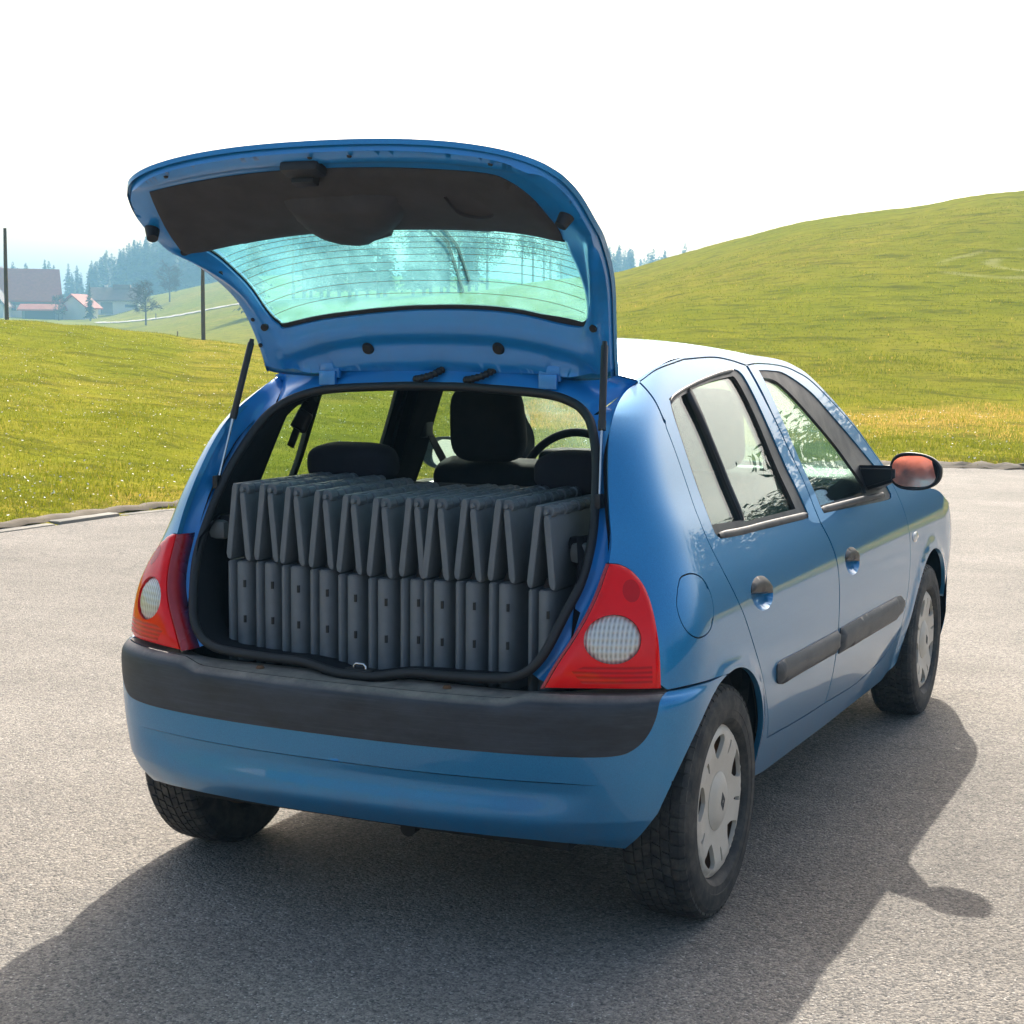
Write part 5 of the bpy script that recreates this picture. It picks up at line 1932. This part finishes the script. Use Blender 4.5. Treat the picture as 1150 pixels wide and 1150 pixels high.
def blades():
    sets = []
    # near left meadow
    t = rng.uniform(-.40, .06, 260000)
    d = 11.5 + 36 * rng.random(260000)**1.7
    sets.append((t, d, .034, .010))
    t = rng.uniform(-.05, .40, 120000)
    d = 18 + 16 * rng.random(120000)**1.3
    sets.append((t, d, .042, .014))
    t = rng.uniform(.04, .36, 60000)
    d = 31 + 40 * rng.random(60000)**1.2
    sets.append((t, d, .045, .026))
    Ps, hs, ws_, sh = [], [], [], []
    for t, d, h, w in sets:
        P = O2 + (t * d)[:, None] * RT + d[:, None] * FW
        pa = patchy(P, 1.1)
        cl = patchy(P, 4.3)
        e_ok = rng.random(len(P)) < (.35 + .65 * cl)
        P, t, d, pa = P[e_ok], t[e_ok], d[e_ok], pa[e_ok]
        n = len(P)
        Ps.append(P)
        hs.append(h * rng.uniform(.5, 1.5, n) * (.7 + .6 * pa))
        ws_.append(w * rng.uniform(.6, 1.3, n))
        dr = np.where((t > -.02) & (d > 20.9 + .6 * np.sin(t * 30)) & (d < 26 + .7 * np.sin(t * 47)), np.where(rng.random(n) < .40 + .5 * pa, .3 + .6 * rng.random(n), .12), 0)
        sh.append(np.clip(.22 + .30 * pa * rng.random(n) + .18 * rng.normal(size=n) + dr + np.where(rng.random(n) < .08, .4, 0), 0, 1))
    field("grass", np.vstack(Ps), np.concatenate(hs), np.concatenate(ws_), np.concatenate(sh), "blade")
    # white specks: sun glints on dry leaves put in as colour, and daisies
    t = rng.uniform(-.36, .0, 5200)
    d = 12 + 26 * rng.random(5200)**1.5
    P = O2 + (t * d)[:, None] * RT + d[:, None] * FW
    t2 = rng.uniform(.0, .36, 900)
    d2 = 18.5 + 6 * rng.random(900)
    P2 = O2 + (t2 * d2)[:, None] * RT + d2[:, None] * FW
    P = np.vstack([P, P2])
    P = P[rng.random(len(P)) < .35 + .65 * patchy(P, 2.3)]
    z, e = terrain(P)
    P, z = P[e > .2], z[e > .2]
    n = len(P)
    V, F = [], []
    for i in range(n):
        r_ = rng.uniform(.006, .015)
        c = np.array([P[i, 0], P[i, 1], z[i] + rng.uniform(.05, .085)])
        u = rng.normal(size=3); u[2] *= .4; u /= np.linalg.norm(u)
        v = np.cross(u, [0, 0, 1.0]) + rng.normal(size=3) * .4
        v /= np.linalg.norm(v)
        b = len(V)
        V += [c - u * r_, c + v * r_ * .7, c + u * r_, c - v * r_ * .7]
        F.append((b, b + 1, b + 2, b + 3))
    tag(mesh("glints_and_daisies", V, F, "glint_daisy_white", smooth=False), kind="stuff")
blades()

# ------------------------------------------------------------------ trees
def hgt_at(x, y):
    return float(terrain(np.array([[x, y]]))[0][0])
def world_at(px_t, d):
    """ground point at valley depth d, t = sideways / depth"""
    p = O2 + px_t * d * RT + d * FW
    return float(p[0]), float(p[1]), hgt_at(*p)

def tree_mesh(kind, H, seed):
    r = np.random.default_rng(seed)
    V, F = [], []
    def tri(c, u, v):
        b = len(V)
        V.extend([c - u, c + u, c + v])
        F.append((b, b + 1, b + 2))
    if kind == 'spruce':
        n = int(16 + H * 1.5)
        for i in range(n):
            f = (i + .6) / n
            z = H * (.10 + .90 * f)
            rad = (H * .17 * (1 - f)**.8 + .12) * r.uniform(.75, 1.2)
            k = int(7 + 6 * (1 - f))
            for q in range(k):
                a = r.uniform(0, 2 * np.pi)
                L_ = rad * r.uniform(.55, 1.15)
                dr = r.uniform(.12, .42)
                for s in range(4):
                    g = (s + .7) / 4
                    c = np.array([math.cos(a) * L_ * g, math.sin(a) * L_ * g, z - dr * L_ * g * g + r.normal() * .08])
                    wd = (.16 + .22 * (1 - g)) * L_ + .10
                    u = np.array([-math.sin(a), math.cos(a), r.normal() * .2]) * wd * r.uniform(.5, 1.0)
                    v = np.array([math.cos(a) * wd * .8, math.sin(a) * wd * .8, -r.uniform(.2, .9) * wd])
                    tri(c, u, v)
    elif kind == 'leafy':
        cl = [(r.normal(size=3) * [H * .16, H * .16, H * .19] + [0, 0, H * .60], H * r.uniform(.09, .17)) for _ in range(26)]
        for c0, rad in cl:
            for q in range(150):
                d_ = r.normal(size=3)
                d_ /= np.linalg.norm(d_)
                c = c0 + d_ * rad * r.uniform(.5, 1.1)
                if c[2] < H * .16: continue
                u = r.normal(size=3); u *= H * .009 * r.uniform(.6, 1.4) / np.linalg.norm(u)
                v = r.normal(size=3); v *= H * .017 * r.uniform(.6, 1.4) / np.linalg.norm(v)
                tri(c, u, v)
    elif kind == 'birch':
        for q in range(34):
            z0 = H * r.uniform(.38, .95)
            a = r.uniform(0, 2 * np.pi)
            L_ = H * .20 * (1.12 - z0 / H) * r.uniform(.6, 1.3) + .3
            for s in range(22):
                g = r.random()
                c = np.array([math.cos(a) * L_ * g, math.sin(a) * L_ * g, z0 + L_ * .5 * g - L_ * .5 * g * g]) + r.normal(size=3) * L_ * .16
                u = r.normal(size=3) * .11
                v = np.array([r.normal() * .1, r.normal() * .1, -r.uniform(.15, .5)])
                tri(c, u, v)
    return V, F

def branches(H, seed, n=46, up=.6, base=.25, rad=.34):
    r = np.random.default_rng(seed)
    V, F = [], []
    def limb(a, b, r0, r1):
        d = b - a
        d = d / (np.linalg.norm(d) + 1e-9)
        u = np.cross(d, [.3, .2, 1]); u /= np.linalg.norm(u)
        w = np.cross(d, u)
        k = len(V)
        for c, rr_ in ((a, r0), (b, r1)):
            for q in range(4):
                t = q * math.pi / 2
                V.append(c + rr_ * (math.cos(t) * u + math.sin(t) * w))
        for q in range(4):
            F.append((k + q, k + (q + 1) % 4, k + 4 + (q + 1) % 4, k + 4 + q))
    for i in range(n):
        z0 = H * (base + (.93 - base) * r.random())
        a = r.uniform(0, 2 * np.pi)
        env = math.sqrt(max(.05, 1 - ((z0 / H - .58) / .46)**2))
        L_ = H * rad * env * r.uniform(.5, 1.1)
        p0 = np.array([0, 0, z0 * .86])
        dirn = np.array([math.cos(a), math.sin(a), up * r.uniform(.4, 1.4)])
        dirn /= np.linalg.norm(dirn)
        p1 = p0 + dirn * L_ * .55
        limb(p0, p1, H * .008, H * .005)
        for q in range(5):
            d2 = dirn + r.normal(size=3) * .5
            d2 /= np.linalg.norm(d2)
            p2 = p1 + d2 * L_ * .4
            limb(p1, p2, H * .005, H * .003)
            for s in range(4):
                d3 = d2 + r.normal(size=3) * .7
                d3 /= np.linalg.norm(d3)
                st_ = p1 + (p2 - p1) * r.uniform(.4, 1)
                limb(st_, st_ + d3 * L_ * .28, H * .003, H * .0016)
    return V, F

PROTO = {}
def tree(kind, x, y, z, H, seed, rot=0.0):
    """trunk and crown; crowns of one kind share their mesh"""
    key = (kind, seed)
    name = {'spruce': "spruce_tree", 'leafy': "leafy_tree", 'birch': "birch_tree", 'bare': "bare_tree"}[kind]
    t = empty(name, (x, y, z - .1))
    t.rotation_euler = (0, 0, rot)
    if key not in PROTO:
        H0 = 16.0
        tr_v, tr_f = tube_data([(0, 0, 0), (.05, 0, H0 * .3), (-.04, .05, H0 * .62), (0, 0, H0 * (.97 if kind == 'spruce' else .86))], [H0 * .019, H0 * .014, H0 * .009, H0 * .003], 8)
        tm = bpy.data.meshes.new("trunk")
        tm.from_pydata([tuple(p) for p in tr_v], [], tr_f)
        tm.polygons.foreach_set("use_smooth", [True] * len(tm.polygons))
        tm.materials.append(M["bark"])
        v, f = branches(H0, seed) if kind == 'bare' else tree_mesh(kind, H0, seed)
        if kind == 'leafy':
            v2, f2 = branches(H0, seed + 5, 20)
            tmv = [tuple(p) for p in v2]
        cm = bpy.data.meshes.new("crown")
        cm.from_pydata([tuple(map(float, p)) for p in v], [], f)
        cm.materials.append(M[{'spruce': "needles", 'leafy': "leaves", 'birch': "leaves", 'bare': "twigs"}[kind]])
        PROTO[key] = (tm, cm)
    tm, cm = PROTO[key]
    s = H / 16.0
    for nm, m_ in (("trunk", tm), ("crown", cm)):
        o = bpy.data.objects.new(nm, m_)
        o.scale = (s, s, s)
        link(o, t)
    return t

# trees on the rise behind the car, seen through the raised rear window
for i in range(34):
    t = -.157 + .190 * ((i * .618) % 1.0)
    d = 190 + 60 * ((i * .377) % 1.0)
    x, y, z = world_at(t, d)
    kind = ('spruce', 'birch', 'spruce', 'birch', 'leafy')[i % 5]
    gapf = .72 if (-.155 < t < -.135) or (-.012 < t < .003) or (-.075 < t < -.065) else 1.0
    if gapf < 1: continue
    H = 12.0 + 5.5 * ((i * .733) % 1.0)
    H = min(H, 1.404 + (383 - (222 if t < -.02 else 236)) / 1837 * d - z)
    tr_ = tree(kind, x, y, z, H, i % 4, i * 1.3)
    tag(tr_, {'spruce': "dark spruce on the rise, showing pale through the raised rear window", 'birch': "thin birch on the rise, showing pale through the raised rear window",
              'leafy': "broad leafy tree on the rise, showing pale through the raised rear window"}[kind], "tree", "trees behind the raised rear window")
# bare tree and dark conifer by the farm
x, y, z = world_at((165 - 575) / 1837, 230)
tag(tree('bare', x, y, z, 7.0, 11), "bare round-crowned tree standing alone at the pale valley lane", "tree")
x, y, z = world_at((103 - 575) / 1837, 285)
tag(tree('spruce', x, y, z, 6.6, 3), "squat dark conifer between the farm buildings", "tree")
x, y, z = world_at((68 - 575) / 1837, 288)
tag(tree('bare', x, y, z, 5.0, 13), "bare shrubby tree at the corner of the big barn", "tree")
x, y, z = world_at((192 - 575) / 1837, 300)
tag(tree('bare', x, y, z, 8.0, 17), "bare tree behind the lone round one, at the foot of the slope", "tree")

# far woods, too distant to count
def woods(name, lst, seed):
    r = np.random.default_rng(seed)
    V, F = [], []
    protos = [tree_mesh('spruce', 16.0, 50 + k) for k in range(3)]
    protos = [(np.array(v), f) for v, f in protos]
    for t, d, H in lst:
        x, y, z = world_at(t, d)
        v, f = protos[r.integers(3)]
        a = r.uniform(0, 6.28)
        s = H / 16.0
        R_ = np.array([[math.cos(a), -math.sin(a), 0], [math.sin(a), math.cos(a), 0], [0, 0, 1]])
        b = len(V)
        idx = r.permutation(len(f))[: int(len(f) * .42)]
        vv = (v @ R_.T) * s * [1.25, 1.25, 1]
        for q in idx:
            b = len(V)
            tri_ = vv[list(f[q])]
            cc_ = tri_.mean(0)
            V.extend(list((tri_ - cc_) * 1.5 + cc_ + [x, y, z]))
            F.append((b, b + 1, b + 2))
    me = bpy.data.meshes.new(name)
    V = np.array(V, np.float32)
    n = len(F)
    me.vertices.add(len(V)); me.vertices.foreach_set("co", V.ravel())
    me.loops.add(3 * n); me.loops.foreach_set("vertex_index", np.arange(3 * n))
    me.polygons.add(n); me.polygons.foreach_set("loop_start", np.arange(0, 3 * n, 3)); me.polygons.foreach_set("loop_total", np.full(n, 3))
    me.update(calc_edges=True)
    me.materials.append(M["needles"])
    return tag(link(bpy.data.objects.new(name, me)), kind="stuff")
lst = []
for i in range(420):
    t = rng.uniform(-.258, -.10)
    d = rng.uniform(430, 520)
    H = rng.uniform(13.5, 17) * np.interp(t, [-.262, -.245, -.22], [.6, .85, 1.0])
    lst.append((t, d, H))
for i in range(26):
    t = rng.uniform(-.305, -.262)
    lst.append((t, rng.uniform(420, 470), rng.uniform(8, 13)))
for i in range(26):
    lst.append((rng.uniform(-.45, -.30), rng.uniform(450, 500), rng.uniform(8, 12)))
woods("far_forest", lst, 3)
lst = [(rng.uniform(.03, .112), rng.uniform(440, 500), rng.uniform(15, 18.5)) for i in range(120)] + [(.1035, 430, 20.5)]
woods("far_forest", lst, 4)

# ------------------------------------------------------------------ farm, lane and poles
def house(name, t, d, w, dep, eave, ridge, wallm, roofm, yaw, label, cat_, gable_boards=None, along=True):
    x, y, z = world_at(t, d)
    h = empty(name, (x, y, z - .3))
    h.rotation_euler = (0, 0, yaw)
    tag(h, label, cat_)
    bm = bmesh.new()
    add_box(bm, (0, 0, eave / 2), (w, dep, eave))
    bake(bm, "wall", wallm, h)
    # gables
    for sx in (-1, 1):
        xx = sx * (w / 2 - .06)
        V = [(xx - .06, -dep / 2, eave + .002), (xx - .06, dep / 2, eave + .002), (xx - .06, 0, ridge), (xx + .06, -dep / 2, eave + .002), (xx + .06, dep / 2, eave + .002), (xx + .06, 0, ridge)]
        mesh("gable", V, [(0, 2, 1), (3, 4, 5), (0, 1, 4, 3), (1, 2, 5, 4), (2, 0, 3, 5)], gable_boards or wallm, h, smooth=False)
    ov = .7
    sl_ = (ridge - eave) / (dep / 2)
    for sy in (-1, 1):
        y0, z0 = sy * (dep / 2 + ov), eave - ov * sl_
        V = [(-w / 2 - ov, y0, z0 + .08), (w / 2 + ov, y0, z0 + .08), (w / 2 + ov, 0, ridge + .10), (-w / 2 - ov, 0, ridge + .10)]
        V += [(p[0], p[1], p[2] + .28) for p in V]
        mesh("roof_slope", V, [(3, 2, 1, 0), (4, 5, 6, 7), (0, 1, 5, 4), (1, 2, 6, 5), (2, 3, 7, 6), (3, 0, 4, 7)], roofm, h, smooth=False)
    return h
def opening(h, name, c, s, mat="dark_opening"):
    f = box(name, c, s, mat, h)
    return f
YV = math.atan2(RT[1], RT[0])
b = house("farm_barn", (20 - 575) / 1837, 312, 15, 11, 3.6, 9.0, "white_render", "roof_tile", YV + R(20), "big farm barn with a red tiled roof and grey boarded gable", "barn", "grey_boards")
for k in range(5):
    opening(b, "window", (-6 + 2.6 * k, -5.52, 1.9), (1.1, .12, 1.0))
opening(b, "barn_door", (5.8, -5.52, 1.5), (2.0, .12, 2.6))
box("chimney", (-2.5, 1.0, 8.9), (.8, .8, 1.6), "white_render", b)
box("boarded_upper_wall", (0, -5.53, 3.0), (15.0, .1, 1.1), "grey_boards", b)
b = house("farm_wing", (-14 - 575) / 1837, 302, 7, 8, 2.8, 7.6, "white_render", "roof_brown", YV + R(95), "dark gabled farm wing at the left edge of the barn", "farmhouse", "grey_boards")
for k in range(3):
    opening(b, "window", (3.52, -2.2 + 2.2 * k, 1.7), (.12, 1.0, 1.0))
b = house("lean_to_shed", (50 - 575) / 1837, 296, 6.5, 3.2, 2.0, 2.7, "grey_boards", "roof_tile", YV, "low open shed with a pale red roof in front of the barn", "shed")
opening(b, "shed_opening", (0, -1.62, 1.05), (5.4, .12, 1.5))
b = house("cottage", (91 - 575) / 1837, 300, 4.5, 5, 2.6, 4.5, "white_render", "roof_tile", YV + R(75), "small white gabled cottage beside the dark conifer", "cottage")
opening(b, "cottage_door", (2.27, -.3, 1.2), (.12, 1.5, 2.0))
opening(b, "window", (2.27, 1.5, 1.5), (.12, .8, .9))
b = house("garage_house", (133 - 575) / 1837, 315, 8.8, 6, 2.9, 4.9, "white_render", "roof_brown", YV + R(8), "long white outbuilding with a brown roof and grey garage door", "outbuilding")
opening(b, "garage_door", (-1.6, -3.03, 1.3), (2.2, .12, 2.2), "grey_boards")
opening(b, "window_band", (2.8, -3.03, 1.7), (2.0, .12, .5))
bm = bmesh.new()
add_box(bm, (1.0, .6, 5.1), (3.2, 2.4, 1.4))
bake(bm, "dormer", "roof_brown", b)
box("chimney", (-2.0, .5, 5.2), (.6, .6, 1.1), "white_render", b)
# pale lane across the valley floor
lp = []
for t, d in ((-.252, 268), (-.245, 262), (-.225, 254), (-.205, 246), (-.19, 240), (-.17, 235), (-.15, 232), (-.12, 230)):
    lp.append(O2 + t * d * RT + d * FW)
lp = cat(lp, 8)
tn = np.gradient(lp, axis=0); tn /= np.linalg.norm(tn, axis=1, keepdims=True)
nn = np.stack([-tn[:, 1], tn[:, 0]], 1)
rows = []
for o_ in (-1.2, 0, 1.2):
    q = lp + nn * o_
    rows.append(np.c_[q, terrain(q)[0] + .12 + (.05 if o_ == 0 else 0)])
tag(grid("valley_lane", rows, "pale_path", None, flip=True), kind="structure")
# two timber poles at the crest of the meadow
for px, d, top, lab in ((10, 46, 262, "tall thin timber pole at the far left, in front of the barn"), (229, 44, 300, "timber pole on the meadow crest, partly behind the raised tailgate")):
    x, y, z = world_at((px - 575) / 1837, d)
    zt = 1.404 + (383 - top) / 1837 * d
    p = tube("timber_pole", [(x, y, z - .4), (x, y, z + 1.5), (x + .01, y, zt)], [.060, .054, .044], "pole_wood", None, n=10)
    tag(p, lab, "pole")
for i, t in enumerate((-.217, -.204)):
    x, y, z = world_at(t, 250 if i == 0 else 46)
    p = tube("marker_stake", [(x, y, z - .1), (x, y, z + (.14 if i else .9))], .018 if i else .08, "kerb_stone", None, n=6)
    tag(p, ("short pale marker post by the valley lane", "small pale stake on the meadow crest right of the dark pole")[i], "post")

# ------------------------------------------------------------------ what the car mirrors: trees to the right, houses behind
TV, TF, tb = [], [], 0
row_p = [tree_mesh('spruce', 16.0, 70), tree_mesh('leafy', 16.0, 71), tree_mesh('spruce', 16.0, 72), tree_mesh('leafy', 16.0, 73)]
for i in range(96):
    az = R(30.5 + .9 * i + .8 * math.sin(i * 2.7))
    dd = 44 + 16 * ((i * .618) % 1.0)
    p = O2 + dd * (math.cos(az) * FW + math.sin(az) * RT)
    v, f = row_p[i % 4]
    H = 6.4 + 1.8 * ((i * .733) % 1.0)
    v = np.array(v) * (H / 16.0) * [1.45, 1.45, 1]
    c3 = np.repeat(v.reshape(-1, 3, 3).mean(1), 3, 0)
    v = (v - c3) * 1.15 + c3
    a = i * 2.1
    v = v @ np.array([[math.cos(a), math.sin(a), 0], [-math.sin(a), math.cos(a), 0], [0, 0, 1]]) + [p[0], p[1], hgt_at(*p)]
    TV.append(v)
    TF.append(np.array(f) + tb)
    tb += len(v)
    tv, tf = tube_data([(p[0], p[1], hgt_at(*p) - .2), (p[0], p[1], hgt_at(*p) + H * .8)], [.11, .03], 6)
    TV.append(tv)
    TF += [np.array([(q[0], q[1], q[2]), (q[0], q[2], q[3])]) + tb for q in tf if len(q) == 4]
    tb += len(tv)
hn = 26000
az = np.radians(rng.uniform(30, 118, hn))
dd = rng.uniform(44, 47, hn)
hp = O2 + dd[:, None] * (np.cos(az)[:, None] * FW + np.sin(az)[:, None] * RT)
hz2 = terrain(hp)[0] + rng.uniform(0, 2.2, hn) * (.7 + .3 * np.sin(az * 40))
hc = np.c_[hp, hz2]
hu = rng.normal(size=(hn, 3)) * .16
hv = rng.normal(size=(hn, 3)) * .16
TV.append(np.stack([hc - hu, hc + hu, hc + hv], 1).reshape(-1, 3))
TF.append(np.arange(3 * hn).reshape(-1, 3) + tb)
tag(mesh("mirrored_treeline", np.vstack(TV), np.vstack(TF).tolist(), "needles", smooth=False), kind="stuff")
b = house("red_shed", .9, 9.0, 4, 3.5, 2.7, 3.6, "red_wall", "roof_tile", R(3), "small red shed behind the camera, caught in the door mirror", "shed")
b.location = (.15, -21, 0)
opening(b, "window", (-1.1, 1.77, 1.5), (.7, .12, .8))
b = house("white_farmhouse", .9, 9.0, 11, 8, 5.2, 8.5, "white_render", "roof_brown", R(42), "white house behind the camera, caught in the far door mirror", "house")
b.location = (-27, -26, 0)
for k in range(3):
    opening(b, "window", (-3.4 + 3.4 * k, 4.02, 1.7), (1.1, .12, 1.3))
    opening(b, "window", (-3.4 + 3.4 * k, 4.02, 4.0), (1.1, .12, 1.3))

# ------------------------------------------------------------------ haze
hz_m = bpy.data.materials.new("valley_haze")
hz_m.use_nodes = True
nt = hz_m.node_tree
nt.nodes.remove(nt.nodes["Principled BSDF"])
pv = nt.nodes.new("ShaderNodeVolumePrincipled")
pv.inputs["Color"].default_value = (0.34, 0.68, 1.0, 1)
pv.inputs["Density"].default_value = 0.0012
pv.inputs["Anisotropy"].default_value = 0.0
nt.links.new(pv.outputs[0], nt.nodes["Material Output"].inputs["Volume"])
bm = bmesh.new()
add_box(bm, (0, 420, 20), (1500, 1180, 43))
hz_o = bake(bm, "haze", "rubber", None, smooth=False)
hz_o.data.materials.clear()
hz_o.data.materials.append(hz_m)
tag(hz_o, kind="stuff")
